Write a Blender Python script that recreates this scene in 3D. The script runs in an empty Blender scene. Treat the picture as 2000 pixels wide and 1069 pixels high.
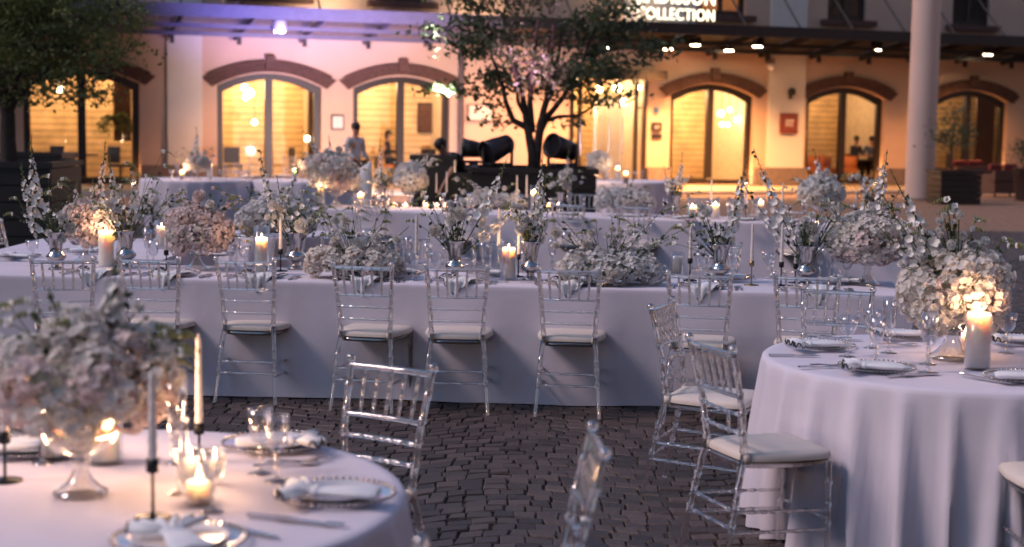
import bpy, math, random
import numpy as np
from mathutils import Vector, Matrix
R = math.radians
PI = math.pi
random.seed(7)
S = bpy.context.scene
COL = S.collection

# ------------------------------------------------------------------ camera
FPX, EYE, ROLL, PITCH = 3000.0, 1.77, 0.0145, math.atan(293/3000)
cam = bpy.data.cameras.new('camera'); camo = bpy.data.objects.new('camera', cam); COL.objects.link(camo)
cam.sensor_width = 36; cam.lens = FPX/2000*36; cam.clip_start = 0.1; cam.clip_end = 1500
Fw = Vector((0, math.cos(PITCH), -math.sin(PITCH))); Up = Vector((0, math.sin(PITCH), math.cos(PITCH))); Rt = Vector((1, 0, 0))
eu = math.cos(ROLL)*Rt + math.sin(ROLL)*Up
ev = -math.sin(ROLL)*Rt + math.cos(ROLL)*Up
m = Matrix((eu, ev, -Fw)).transposed().to_4x4(); m.translation = (0, 0, EYE)
camo.matrix_world = m
S.camera = camo
cam.dof.use_dof = True; cam.dof.focus_distance = 8.3; cam.dof.aperture_fstop = 2.2; cam.dof.aperture_blades = 0

# ------------------------------------------------------------------ sky, sun, exposure
SUN_EL, SUN_AZ = 42.0, 78.0         # soft last light from the left, a little behind the camera
w = bpy.data.worlds.new('World'); S.world = w; w.use_nodes = True
nt = w.node_tree; sky = nt.nodes.new('ShaderNodeTexSky'); sky.sky_type = 'NISHITA'; sky.sun_disc = False
sky.sun_elevation = R(SUN_EL); sky.sun_rotation = R(180+SUN_AZ); sky.ozone_density = 4.0; sky.dust_density = 0.6
bg = nt.nodes['Background']; bg.inputs[1].default_value = 0.043
nt.links.new(sky.outputs[0], bg.inputs[0])
sl = bpy.data.lights.new('sun', 'SUN'); slo = bpy.data.objects.new('sun', sl); COL.objects.link(slo)
sl.energy = 0.54; sl.angle = R(16.0); sl.color = (1.0, 0.74, 0.70)
sd = Vector((math.sin(R(SUN_AZ))*math.cos(R(SUN_EL)), math.cos(R(SUN_AZ))*math.cos(R(SUN_EL)), -math.sin(R(SUN_EL))))
slo.rotation_euler = sd.to_track_quat('-Z', 'Y').to_euler()
S.view_settings.view_transform = 'Standard'; S.view_settings.look = 'None'; S.view_settings.gamma = 1
S.view_settings.exposure = 1.8; S.view_settings.use_curve_mapping = False
S.render.engine = 'CYCLES'
cy = S.cycles
cy.max_bounces = 12; cy.diffuse_bounces = 3; cy.glossy_bounces = 4; cy.transmission_bounces = 10; cy.transparent_max_bounces = 24
cy.caustics_reflective = False; cy.caustics_refractive = False; cy.sample_clamp_indirect = 3.0

# ------------------------------------------------------------------ pixel of the photograph -> place in the world
def ray(px, py):
    u = (px-1000)/FPX; v = (534.5-py)/FPX
    return Fw + u*eu + v*ev
def on_h(px, py, h=0.0):
    d = ray(px, py); t = (h-EYE)/d.z
    return Vector((d.x*t, d.y*t, h))
def on_y(px, py, Y):
    d = ray(px, py); t = Y/d.y
    return Vector((d.x*t, Y, EYE+d.z*t))
def proj(p):
    q = Vector(p)-Vector((0, 0, EYE)); z = q.dot(Fw)
    return 1000+FPX*q.dot(eu)/z, 534.5-FPX*q.dot(ev)/z, z

# ------------------------------------------------------------------ materials
def new_mat(name):
    m = bpy.data.materials.new(name); m.use_nodes = True
    return m, m.node_tree, m.node_tree.nodes['Principled BSDF']
def pmat(name, c, rough=.6, metal=0, var=.15, scale=6, bump=0, bscale=60, spec=.5, detail=4, dark=None, coat=0, sss=0, transl=0):
    m, t, b = new_mat(name)
    b.inputs['Roughness'].default_value = rough; b.inputs['Metallic'].default_value = metal
    b.inputs['Specular IOR Level'].default_value = spec; b.inputs['Coat Weight'].default_value = coat
    tc = t.nodes.new('ShaderNodeTexCoord')
    n = t.nodes.new('ShaderNodeTexNoise'); n.inputs['Scale'].default_value = scale; n.inputs['Detail'].default_value = detail
    t.links.new(tc.outputs['Object'], n.inputs['Vector'])
    r = t.nodes.new('ShaderNodeValToRGB'); r.color_ramp.elements[0].position = .3; r.color_ramp.elements[1].position = .7
    d = dark if dark else tuple(x*(1-var) for x in c)
    r.color_ramp.elements[0].color = (*d, 1); r.color_ramp.elements[1].color = (*[min(1, x*(1+var*.5)) for x in c], 1)
    t.links.new(n.outputs[0], r.inputs[0]); t.links.new(r.outputs[0], b.inputs['Base Color'])
    if bump:
        n2 = t.nodes.new('ShaderNodeTexNoise'); n2.inputs['Scale'].default_value = bscale; n2.inputs['Detail'].default_value = 5
        t.links.new(tc.outputs['Object'], n2.inputs['Vector'])
        bp = t.nodes.new('ShaderNodeBump'); bp.inputs['Strength'].default_value = bump; bp.inputs['Distance'].default_value = .01
        t.links.new(n2.outputs[0], bp.inputs['Height']); t.links.new(bp.outputs[0], b.inputs['Normal'])
    if sss:
        b.inputs['Subsurface Weight'].default_value = sss; b.inputs['Subsurface Radius'].default_value = (.085, .062, .045)
        b.inputs['Subsurface Scale'].default_value = 1.0
    if transl:
        tr = t.nodes.new('ShaderNodeBsdfTranslucent'); t.links.new(r.outputs[0], tr.inputs[0])
        mx = t.nodes.new('ShaderNodeMixShader'); mx.inputs[0].default_value = transl
        t.links.new(b.outputs[0], mx.inputs[1]); t.links.new(tr.outputs[0], mx.inputs[2])
        t.links.new(mx.outputs[0], t.nodes['Material Output'].inputs[0])
    return m
def emat(name, c, s):
    m = bpy.data.materials.new(name); m.use_nodes = True; t = m.node_tree
    t.nodes.remove(t.nodes['Principled BSDF']); e = t.nodes.new('ShaderNodeEmission')
    e.inputs[0].default_value = (*c, 1); e.inputs[1].default_value = s
    t.links.new(e.outputs[0], t.nodes['Material Output'].inputs[0]); return m
def thin_glass(name, tint=(.96, .97, .98), base=.05, gain=1.0, rough=.02):
    m = bpy.data.materials.new(name); m.use_nodes = True; t = m.node_tree
    t.nodes.remove(t.nodes['Principled BSDF'])
    tr = t.nodes.new('ShaderNodeBsdfTransparent'); tr.inputs[0].default_value = (*tint, 1)
    g = t.nodes.new('ShaderNodeBsdfGlossy'); g.inputs['Roughness'].default_value = rough; g.inputs[0].default_value = (1, 1, 1, 1)
    lw = t.nodes.new('ShaderNodeLayerWeight'); lw.inputs[0].default_value = .5
    pw = t.nodes.new('ShaderNodeMath'); pw.operation = 'POWER'; pw.inputs[1].default_value = 3.0
    ml = t.nodes.new('ShaderNodeMath'); ml.operation = 'MULTIPLY_ADD'; ml.inputs[1].default_value = gain; ml.inputs[2].default_value = base; ml.use_clamp = True
    mx = t.nodes.new('ShaderNodeMixShader')
    t.links.new(lw.outputs['Facing'], pw.inputs[0]); t.links.new(pw.outputs[0], ml.inputs[0]); t.links.new(ml.outputs[0], mx.inputs[0])
    t.links.new(tr.outputs[0], mx.inputs[1]); t.links.new(g.outputs[0], mx.inputs[2])
    t.links.new(mx.outputs[0], t.nodes['Material Output'].inputs[0]); return m
def solid_glass(name, tint=(.98, .98, 1), rough=.03, ior=1.46):
    m, t, b = new_mat(name)
    b.inputs['Base Color'].default_value = (*tint, 1); b.inputs['Transmission Weight'].default_value = 1
    b.inputs['Roughness'].default_value = rough; b.inputs['IOR'].default_value = ior
    return m

M = {}
M['cloth'] = pmat('white_linen', (.76, .72, .80), .88, var=.07, scale=2.2, bump=.35, bscale=7, spec=.2, transl=.08)
M['cloth2'] = pmat('napkin_cotton', (.78, .8, .82), .9, var=.06, scale=8, bump=.2, bscale=30, spec=.2)
M['piping'] = pmat('black_piping', (.012, .012, .016), .7)
def clear_mix(name, f, tint, rough=.03, ior=1.46):
    m = solid_glass(name, tint, rough, ior); t = m.node_tree
    tr = t.nodes.new('ShaderNodeBsdfTransparent'); tr.inputs[0].default_value = (*[x*.94 for x in tint], 1)
    mx = t.nodes.new('ShaderNodeMixShader'); mx.inputs[0].default_value = f
    gl = t.nodes.new('ShaderNodeBsdfGlossy'); gl.inputs['Roughness'].default_value = .08; gl.inputs[0].default_value = (1, .97, .95, 1)
    m2 = t.nodes.new('ShaderNodeMixShader'); m2.inputs[0].default_value = .25
    t.links.new(t.nodes['Principled BSDF'].outputs[0], m2.inputs[1]); t.links.new(gl.outputs[0], m2.inputs[2])
    t.links.new(m2.outputs[0], mx.inputs[1]); t.links.new(tr.outputs[0], mx.inputs[2]); t.links.new(mx.outputs[0], t.nodes['Material Output'].inputs[0])
    return m
M['acrylic'] = clear_mix('clear_acrylic', .10, (1, .97, .96))
M['glass'] = thin_glass('thin_clear_glass', base=.035, gain=.85)
M['goblet_glass'] = thin_glass('goblet_glass', (.94, .94, .95), .09, 1.15, .03)
M['cut_glass'] = thin_glass('cut_glass', (.93, .92, .90), .16, 1.0, .06)
M['window_glass'] = thin_glass('window_glass', (.9, .9, .88), .03, .5)
M['cushion'] = pmat('cream_cushion', (.72, .64, .56), .7, var=.08, bump=.15, bscale=14)
M['cushion_under'] = pmat('tan_underside', (.30, .19, .10), .7)
M['silver'] = pmat('mercury_glass_silver', (.55, .52, .5), .16, 1.0, var=.45, scale=22)
M['steel'] = pmat('cutlery_steel', (.6, .6, .62), .2, 1.0, var=.1)
M['black'] = pmat('black_iron', (.012, .012, .013), .45, .4)
M['brass'] = pmat('dull_brass', (.35, .25, .12), .35, 1.0)
M['wax'] = pmat('ivory_wax', (.84, .78, .70), .5, var=.04, sss=1.0)
M['wax_plain'] = pmat('taper_wax', (.78, .70, .64), .5, var=.05)
M['flame'] = emat('flame', (1.0, .62, .32), 14)
M['petal'] = pmat('white_hydrangea_petals', (.88, .84, .77), .7, var=.05, scale=9, dark=(.76, .72, .68), transl=.38)
M['petal_cool'] = pmat('blue_white_hydrangea_petals', (.86, .85, .82), .7, var=.06, scale=9, dark=(.72, .72, .72), transl=.38)
M['petal_pink'] = pmat('blush_petals', (.88, .76, .70), .7, var=.06, scale=9, dark=(.76, .64, .64), transl=.38)
M['petal_warm'] = pmat('cream_petals', (.88, .85, .80), .7, var=.06, scale=14, transl=.08)
M['core'] = pmat('flower_foam_leaves', (.30, .32, .25), .9, var=.3, scale=30)
M['stem'] = pmat('green_stems', (.07, .10, .035), .6, var=.4, scale=30)
M['leaf'] = pmat('flower_leaves', (.06, .095, .045), .5, var=.4, scale=20, transl=.15)
M['bud'] = pmat('olive_buds', (.24, .26, .10), .6, var=.3, scale=40)
M['plaster'] = pmat('cream_plaster', (.58, .40, .30), .9, var=.14, scale=.6, bump=.12, bscale=25)
M['plaster_pale'] = pmat('pale_plaster', (.66, .60, .54), .9, var=.05, scale=1.3, bump=.1, bscale=25)
M['plinth'] = pmat('brown_plinth_stone', (.20, .15, .13), .85, var=.2)
M['brick'] = pmat('red_brown_brick', (.105, .050, .038), .85, var=.35, scale=9)
M['frame'] = pmat('dark_brown_window_frame', (.016, .010, .008), .5)
M['wood'] = pmat('interior_wood_planks', (.70, .50, .27), .6, var=.25, scale=2.5)
M['room'] = pmat('interior_plaster', (.62, .52, .38), .8)
M['roomfloor'] = pmat('interior_floor', (.25, .14, .07), .4)
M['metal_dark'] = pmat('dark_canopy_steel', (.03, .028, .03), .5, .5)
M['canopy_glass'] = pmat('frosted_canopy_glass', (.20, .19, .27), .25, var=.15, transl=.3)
M['lampglow'] = emat('warm_lamp_diffuser', (1.0, .72, .42), 30)
M['lettering'] = emat('lit_sign_letters', (1.0, .84, .58), 1.0)
M['roomglow'] = emat('interior_lamp_globe', (1.0, .72, .36), 14)
M['lamp_white'] = pmat('white_lamp_housing', (.7, .68, .72), .4)
M['column'] = pmat('smooth_white_column', (.52, .40, .34), .7, var=.08, scale=.7, bump=.05)
M['planter'] = pmat('dark_planter_boards', (.014, .010, .009), .6, var=.3)
M['soil'] = pmat('planter_soil', (.03, .022, .015), .95, bump=.5)
M['bark'] = pmat('grey_bark', (.05, .038, .032), .9, var=.4, scale=14, bump=.4)
M['foliage'] = pmat('tree_leaves', (.17, .20, .06), .6, var=.5, scale=2.2, dark=(.07, .095, .03), transl=.3)
M['foliage2'] = pmat('maple_leaves', (.09, .12, .05), .6, var=.5, scale=3, dark=(.04, .06, .03), transl=.25)
M['red'] = pmat('red_cushion', (.16, .018, .014), .8)
M['rattan'] = pmat('brown_rattan', (.10, .05, .035), .8, var=.3, scale=40, bump=.4)
M['orange'] = pmat('orange_upholstery', (.55, .18, .04), .7)
M['stage'] = pmat('black_stage_plastic', (.018, .018, .024), .35)
M['lens'] = pmat('lamp_lens', (.35, .38, .42), .08, .6)
M['skin'] = pmat('skin', (.48, .24, .16), .55, sss=.05)
M['hair'] = pmat('dark_hair', (.015, .01, .008), .6)
M['shirt'] = pmat('white_shirt', (.62, .60, .60), .85)
M['apron'] = pmat('grey_brown_apron', (.10, .06, .055), .85)
M['darkcloth'] = pmat('black_clothes', (.015, .016, .022), .85)
M['blueshirt'] = pmat('blue_shirt', (.08, .12, .22), .85)
M['signred'] = pmat('dark_red_plaque', (.20, .045, .03), .5)
M['signwhite'] = pmat('plaque_print', (.7, .6, .55), .5)
M['signblue'] = pmat('blue_plate', (.05, .12, .3), .4)

# ------------------------------------------------------------------ mesh collecting
class G:
    def __init__(s): s.V = []; s.L = []; s.C = []; s.MI = []; s.n = 0
    def add(s, V, F, mi=0):
        V = np.asarray(V, float).reshape(-1, 3); F = np.asarray(F, int)
        if len(F) == 0: return s
        s.V.append(V); s.L.append((F+s.n).ravel()); s.C.append(np.full(len(F), F.shape[1])); s.MI.append(np.full(len(F), mi)); s.n += len(V)
        return s
    def mesh(s, name, mats, smooth=True):
        V = np.concatenate(s.V); L = np.concatenate(s.L); C = np.concatenate(s.C); MI = np.concatenate(s.MI)
        me = bpy.data.meshes.new(name)
        me.vertices.add(len(V)); me.vertices.foreach_set('co', V.ravel())
        me.loops.add(len(L)); me.loops.foreach_set('vertex_index', L)
        me.polygons.add(len(C)); me.polygons.foreach_set('loop_start', np.concatenate(([0], np.cumsum(C)[:-1])))
        for mt in (mats if isinstance(mats, (list, tuple)) else [mats]): me.materials.append(mt)
        me.polygons.foreach_set('material_index', MI)
        me.polygons.foreach_set('use_smooth', np.full(len(C), smooth))
        me.update(calc_edges=True); me.validate()
        return me
    def build(s, name, mats, parent=None, smooth=True, **k):
        return link(name, s.mesh(name, mats, smooth), parent, **k)
    # shapes
    def box(s, c, d, rz=0, mi=0, M4=None):
        x, y, z = d[0]/2, d[1]/2, d[2]/2
        V = np.array([(a*x, b*y, e*z) for e in (-1, 1) for a, b in ((-1, -1), (1, -1), (1, 1), (-1, 1))])
        if rz: cs, sn = math.cos(rz), math.sin(rz); V = V @ np.array([[cs, sn, 0], [-sn, cs, 0], [0, 0, 1]])
        V = V+np.array(c)
        if M4 is not None: V = np.array([(M4 @ Vector(v))[:] for v in V])
        return s.add(V, [(0, 3, 2, 1), (4, 5, 6, 7), (0, 1, 5, 4), (1, 2, 6, 5), (2, 3, 7, 6), (3, 0, 4, 7)], mi)
    def bar(s, a, b, wd, h, mi=0):
        a = Vector(a); b = Vector(b); d = b-a; L = d.length; q = d.to_track_quat('X', 'Z').to_matrix().to_4x4(); q.translation = (a+b)/2
        return s.box((0, 0, 0), (L, wd, h), 0, mi, q)
    def tube(s, pts, rad, n=8, mi=0, cap=True):
        P = [Vector(p) for p in pts]; k = len(P)
        if not hasattr(rad, '__len__'): rad = [rad]*k
        T = []
        for i in range(k):
            t = (P[min(i+1, k-1)]-P[max(i-1, 0)])
            T.append(t.normalized() if t.length > 1e-9 else Vector((0, 0, 1)))
        u = T[0].orthogonal().normalized(); V = []
        for i in range(k):
            u = (u - T[i]*u.dot(T[i])); u = u.normalized() if u.length > 1e-9 else T[i].orthogonal().normalized()
            v = T[i].cross(u)
            for j in range(n):
                a = 2*PI*j/n; V.append((P[i]+(u*math.cos(a)+v*math.sin(a))*rad[i])[:])
        F = [(i*n+j, i*n+(j+1) % n, (i+1)*n+(j+1) % n, (i+1)*n+j) for i in range(k-1) for j in range(n)]
        s.add(V, F, mi)
        if cap and n > 2:
            s.add([V[j] for j in range(n)], [tuple(range(n))[::-1]], mi); s.add([V[(k-1)*n+j] for j in range(n)], [tuple(range(n))], mi)
        return s
    def lathe(s, prof, n=20, c=(0, 0, 0), mi=0, axis=None):
        k = len(prof); V = []
        for r, z in prof:
            for j in range(n):
                a = 2*PI*j/n; V.append((r*math.cos(a), r*math.sin(a), z))
        V = np.array(V)
        if axis is not None:
            q = np.array(Vector(axis).to_track_quat('Z', 'Y').to_matrix()); V = V @ q.T
        V = V+np.array(c)
        F = [(i*n+j, i*n+(j+1) % n, (i+1)*n+(j+1) % n, (i+1)*n+j) for i in range(k-1) for j in range(n)]
        s.add(V, F, mi)
        if prof[0][0] > 1e-4: s.add(V[:n], [tuple(range(n))[::-1]], mi)
        if prof[-1][0] > 1e-4: s.add(V[-n:], [tuple(range(n))], mi)
        return s
    def ball(s, c, r, n=10, m=6, mi=0, sc=(1, 1, 1)):
        V = []; 
        for i in range(m+1):
            ph = PI*i/m
            for j in range(n):
                a = 2*PI*j/n; V.append((c[0]+r*sc[0]*math.sin(ph)*math.cos(a), c[1]+r*sc[1]*math.sin(ph)*math.sin(a), c[2]-r*sc[2]*math.cos(ph)))
        F = [(i*n+j, i*n+(j+1) % n, (i+1)*n+(j+1) % n, (i+1)*n+j) for i in range(m) for j in range(n)]
        return s.add(V, F, mi)

def link(name, data, parent=None, loc=None, rz=None, label=None, cat=None, group=None, kind=None, sc=None):
    o = bpy.data.objects.new(name, data); COL.objects.link(o)
    if parent is not None: o.parent = parent
    if loc is not None: o.location = loc
    if rz is not None: o.rotation_euler = (0, 0, rz)
    if sc is not None: o.scale = sc if hasattr(sc, '__len__') else (sc, sc, sc)
    tag(o, label, cat, group, kind); return o
def tag(o, label=None, cat=None, group=None, kind=None):
    if label: o['label'] = label
    if cat: o['category'] = cat
    if group: o['group'] = group
    if kind: o['kind'] = kind
def thing(name, loc, label, cat, group=None, rz=0): return link(name, None, None, loc, rz, label, cat, group)
def copy_tree(o, parent=None):
    c = o.copy(); COL.objects.link(c)
    if parent is not None: c.parent = parent
    for ch in KIDS.get(o.name, []): copy_tree(ch, c)
    return c
KIDS = {}
def freeze(root):                       # remember the children once, so copies are quick
    KIDS[root.name] = [c for c in root.children]
    for c in root.children: KIDS[c.name] = [g for g in c.children]
    return root
def place(proto, loc, rz, label, group=None, used=set(), sc=None, cat=None):
    o = copy_tree(proto) if proto.name in used else proto
    used.add(proto.name)
    o.location = loc; o.rotation_euler = (0, 0, rz)
    if sc is not None: o.scale = (sc, sc, sc)
    o['label'] = label
    if group: o['group'] = group
    if cat: o['category'] = cat
    return o
def lamp(name, kind, loc, energy, color, radius=.02, parent=None, direction=None, spot=None, blend=.5, size=None):
    l = bpy.data.lights.new(name, kind); l.energy = energy; l.color = color
    if kind in ('POINT', 'SPOT'): l.shadow_soft_size = radius
    if kind == 'SPOT': l.spot_size = R(spot); l.spot_blend = blend
    if kind == 'AREA': l.shape = 'RECTANGLE'; l.size, l.size_y = size
    o = bpy.data.objects.new(name, l); COL.objects.link(o); o.location = loc
    if parent is not None: o.parent = parent
    if direction is not None: o.rotation_euler = Vector(direction).to_track_quat('-Z', 'Y').to_euler()
    return o
WARM = (1.0, .43, .14)

# ================================================================== FACADE FRAME
TH = math.atan2(6.0, 16.66)
FO = Vector((-6.46, 41.0, 0)); Fa = Vector((math.cos(TH), math.sin(TH), 0)); Fn = Vector((-math.sin(TH), math.cos(TH), 0))
def fac(px, py, off=0.0):
    d = ray(px, py); o = Vector((0, 0, EYE))
    t = (off-(o-FO).dot(Fn))/d.dot(Fn); p = o+d*t
    return (p-FO).dot(Fa), p.z
def facw(t, y, z): return FO+Fa*t+Fn*y+Vector((0, 0, z))

# ================================================================== GROUND
g = G(); g.add([(-120, -30, -.013), (120, -30, -.013), (120, 160, -.013), (-120, 160, -.013)], [(0, 1, 2, 3)])
M['joint'] = pmat('dark_sand_joints', (.040, .030, .024), .95, var=.3, scale=20, bump=.3)
ground = g.build('ground', M['joint'], kind='structure')
# sett tone: each stone its own grey or brown
ms, t_, b_ = new_mat('granite_setts'); ms.name = 'granite_setts'
at_ = t_.nodes.new('ShaderNodeAttribute'); at_.attribute_name = 'tone'
rp = t_.nodes.new('ShaderNodeValToRGB'); rp.color_ramp.elements[0].color = (.038, .029, .027, 1); rp.color_ramp.elements[1].color = (.098, .072, .063, 1)
t_.links.new(at_.outputs['Fac'], rp.inputs[0])
tc_ = t_.nodes.new('ShaderNodeTexCoord'); n_ = t_.nodes.new('ShaderNodeTexNoise'); n_.inputs['Scale'].default_value = 45; n_.inputs['Detail'].default_value = 6
t_.links.new(tc_.outputs['Object'], n_.inputs['Vector'])
mxx = t_.nodes.new('ShaderNodeMixRGB'); mxx.blend_type = 'MULTIPLY'; mxx.inputs[0].default_value = .6
t_.links.new(rp.outputs[0], mxx.inputs[1]); t_.links.new(n_.outputs[0], mxx.inputs[2])
mul = t_.nodes.new('ShaderNodeMixRGB'); mul.blend_type = 'ADD'; mul.inputs[0].default_value = .35
t_.links.new(mxx.outputs[0], mul.inputs[1]); t_.links.new(rp.outputs[0], mul.inputs[2]); t_.links.new(mul.outputs[0], b_.inputs['Base Color'])
bp_ = t_.nodes.new('ShaderNodeBump'); bp_.inputs['Strength'].default_value = .6; bp_.inputs['Distance'].default_value = .008
t_.links.new(n_.outputs[0], bp_.inputs['Height']); t_.links.new(bp_.outputs[0], b_.inputs['Normal']); b_.inputs['Roughness'].default_value = .62
M['sett'] = ms
def arc(x, W=1.7, A=.26):
    return A*(.5+.5*np.cos(2*PI*x/W))+.03*np.sin(x*1.7)
rng = np.random.default_rng(3)
cells = []
k = 0; v = 2.6
while v < 27:
    h = .100*(1+.16*rng.random())
    lim = (v+1.2)*.36+.6
    x = -lim+rng.random()*.1
    while x < lim:
        wd = .078+.05*rng.random()
        cells.append((x, x+wd, v, v+h)); x += wd
    v += h
cells = np.array(cells); N = len(cells)
gp = .0022
j = lambda s: (rng.random((N,))-.5)*s
x0 = cells[:, 0]+gp; x1 = cells[:, 1]-gp; v0 = cells[:, 2]+gp; v1 = cells[:, 3]-gp
cx4 = np.stack([x0+j(.017), x1+j(.017), x1+j(.017), x0+j(.017)], 1); cv4 = np.stack([v0+j(.017), v0+j(.017), v1+j(.017), v1+j(.017)], 1)
cmx = cx4.mean(1, keepdims=True); cmv = cv4.mean(1, keepdims=True)
ins = .88
tx = cmx+(cx4-cmx)*ins; tv = cmv+(cv4-cmv)*ins
hz = (rng.random(N)-.5)*.008
tiltx = (rng.random(N)-.5)*.05; tilty = (rng.random(N)-.5)*.05
def mapv(X, Vv, Z): return np.stack([X, Vv+arc(X)-.13, Z], -1)
r0 = mapv(cx4, cv4, np.full((N, 4), -.034)); r1 = mapv(cx4, cv4, np.repeat((hz-.008)[:, None], 4, 1))
r2z = hz[:, None]+(tx-cmx)*tiltx[:, None]*2+(tv-cmv)*tilty[:, None]*2
r2 = mapv(tx, tv, r2z)
SV = np.concatenate([r0, r1, r2], 1)           # N,12,3
SF = np.array([(8, 9, 10, 11)]+[(a, (a+1) % 4, (a+1) % 4+4, a+4) for a in range(4)]+[(a+4, (a+1) % 4+4, (a+1) % 4+8, a+8) for a in range(4)])
tone = rng.random(N)
pc = [proj((*SV[i, 8:, :2].mean(0), 0)) if cells[i, 2] < 8.6 else (0, 0, 0) for i in range(N)]
cand = [i for i in range(N) if cells[i, 2] < 8.6 and 800 < pc[i][0] < 1500 and 815 < pc[i][1] < 1068]
cand.sort(key=lambda i: pc[i][2]); near = set(cand[:298])
def set_tone(me, vals):
    a = me.attributes.new('tone', 'FLOAT', 'POINT'); a.data.foreach_set('value', vals)
for i in sorted(near):
    me = G().add(SV[i], SF).mesh('sett', M['sett'], False); set_tone(me, np.full(12, tone[i]))
    link('sett', me, ground)
rest = np.array([i for i in range(N) if i not in near])
gg = G(); gg.add(SV[rest].reshape(-1, 3), (SF[None]+(np.arange(len(rest))*12)[:, None, None]).reshape(-1, 4))
me = gg.mesh('sett_paving', M['sett'], False); set_tone(me, np.repeat(tone[rest], 12))
link('sett_paving', me, ground, kind='stuff')
M['warm_lit_pave'] = pmat('warm_lit_sett_field', (.27, .155, .095), .8, var=.5, scale=9, bump=.8, bscale=9)  # far setts: warm lamp light put into the brown colour
g = G(); g.add([(-30, 26.4, -.007), (40, 26.4, -.007), (40, 70, -.007), (-30, 70, -.007)], [(0, 1, 2, 3)]); g.build('square_paving', M['warm_lit_pave'], kind='structure')
# pale paving in front of the hotel, one step up
M['pave'] = pmat('pale_paving', (.34, .29, .24), .7, var=.2, scale=.8, bump=.2)
g = G(); g.box((3, -2.35, -.0), (60, 4.7, .10)); pv = g.build('pavement', M['pave'], kind='structure'); pv.location = FO; pv.rotation_euler = (0, 0, TH)

# unseen blocks added behind and beside the camera to cut low sky light
def block(x0, x1, y0, y1, H, lab):
    r = thing('added_skylight_block', ((x0+x1)/2, (y0+y1)/2, 0), lab, 'building'); W, D = x1-x0, y1-y0
    G().box((0, 0, H/2-.02), (W, D, H)).build('wall', M['plaster'], r, smooth=False); G().box((0, 0, H+.15), (W+.6, D+.6, .3)).build('roof', M['brick'], r, smooth=False)
    g = G(); 
    for z in (1.6, 5.2, 8.6, 12):
        if z > H-1.5: break
        n = int(W/3.2)
        for i in range(n):
            for s in (-1, 1): g.box((-W/2+W*(i+.5)/n, s*(D/2+.02), z), (1.1, .06, 1.8))
        n = int(D/3.2)
        for i in range(n):
            for s in (-1, 1): g.box((s*(W/2+.02), -D/2+D*(i+.5)/n, z), (.06, 1.1, 1.8))
    g.build('windows', M['frame'], r, smooth=False, kind='stuff')
block(-7, 34, -28, -15, 21, 'unseen cream block added behind the camera to cut low sky light')
block(-38, -25, -15, 36, 13, 'unseen cream block added at the left to cut low sky light')
block(25, 38, -13, 40, 19, 'unseen cream block added at the right to cut low sky light')
# ================================================================== THE HOTEL
hotel = thing('hotel_building', FO, 'cream plastered hotel with brick arched lit windows and a long steel canopy', 'building', rz=TH)
WIN = [(161, 2.86), (527, 2.78), (785, 2.74), (1391, 2.74), (1651, 2.74), (1895, 2.74)]
wins = [(fac(px, 250)[0], W) for px, W in WIN]
SPR, CRN = 2.66, 3.0                                      # springing and crown of the window opening
def archz(s, spr=SPR, crn=CRN):                           # s in -1..1
    return spr+(crn-spr)*(1-s*s)
ent = (fac(1112, 250)[0], fac(1262, 250)[0], 3.05)
T0, T1 = fac(-260, 250)[0], fac(2400, 250)[0]
H1, H2 = 4.0, 9.0
def wall_band(zb, zt, ops, name, mt, dep=.38):
    g = G(); cur = T0
    q = [(0, 1, 2, 3)]
    for a, b, z0, f in sorted(ops, key=lambda o: o[0]):
        g.add([(cur, 0, zb), (a, 0, zb), (a, 0, zt), (cur, 0, zt)], q); n = 16
        for i in range(n):
            s0, s1 = -1+2*i/n, -1+2*(i+1)/n; ta, tb = a+(b-a)*i/n, a+(b-a)*(i+1)/n
            g.add([(ta, 0, f(s0)), (tb, 0, f(s1)), (tb, 0, zt), (ta, 0, zt)], q)
            g.add([(ta, 0, f(s0)), (ta, dep, f(s0)), (tb, dep, f(s1)), (tb, 0, f(s1))], q)
        if z0 > zb:
            g.add([(a, 0, zb), (b, 0, zb), (b, 0, z0), (a, 0, z0)], q); g.add([(a, 0, z0), (b, 0, z0), (b, dep, z0), (a, dep, z0)], q)
        g.add([(a, 0, z0), (a, dep, z0), (a, dep, f(-1)), (a, 0, f(-1))], q)
        g.add([(b, 0, z0), (b, 0, f(1)), (b, dep, f(1)), (b, dep, z0)], q)
        cur = b
    g.add([(cur, 0, zb), (T1, 0, zb), (T1, 0, zt), (cur, 0, zt)], q)
    return g.build(name, mt, hotel, smooth=False)
ops = [(t-W/2, t+W/2, .06, archz) for t, W in wins]+[(ent[0], ent[1], .06, lambda s: ent[2])]
wall_band(0, H1, ops, 'wall', M['plaster'])
up = []
for px, W, lit in ((528, 1.75, 0), (785, 1.45, 1), (1412, 1.5, 1), (1655, 1.35, 0), (1898, 1.4, 0)):
    t, _ = fac(px, 20); up.append((t, W, lit))
UZ0, UZ1 = 5.02, 7.0
wall_band(H1, H2, [(t-W/2, t+W/2, UZ0, lambda s: UZ1) for t, W, l in up], 'upper_wall', M['plaster'])
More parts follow.
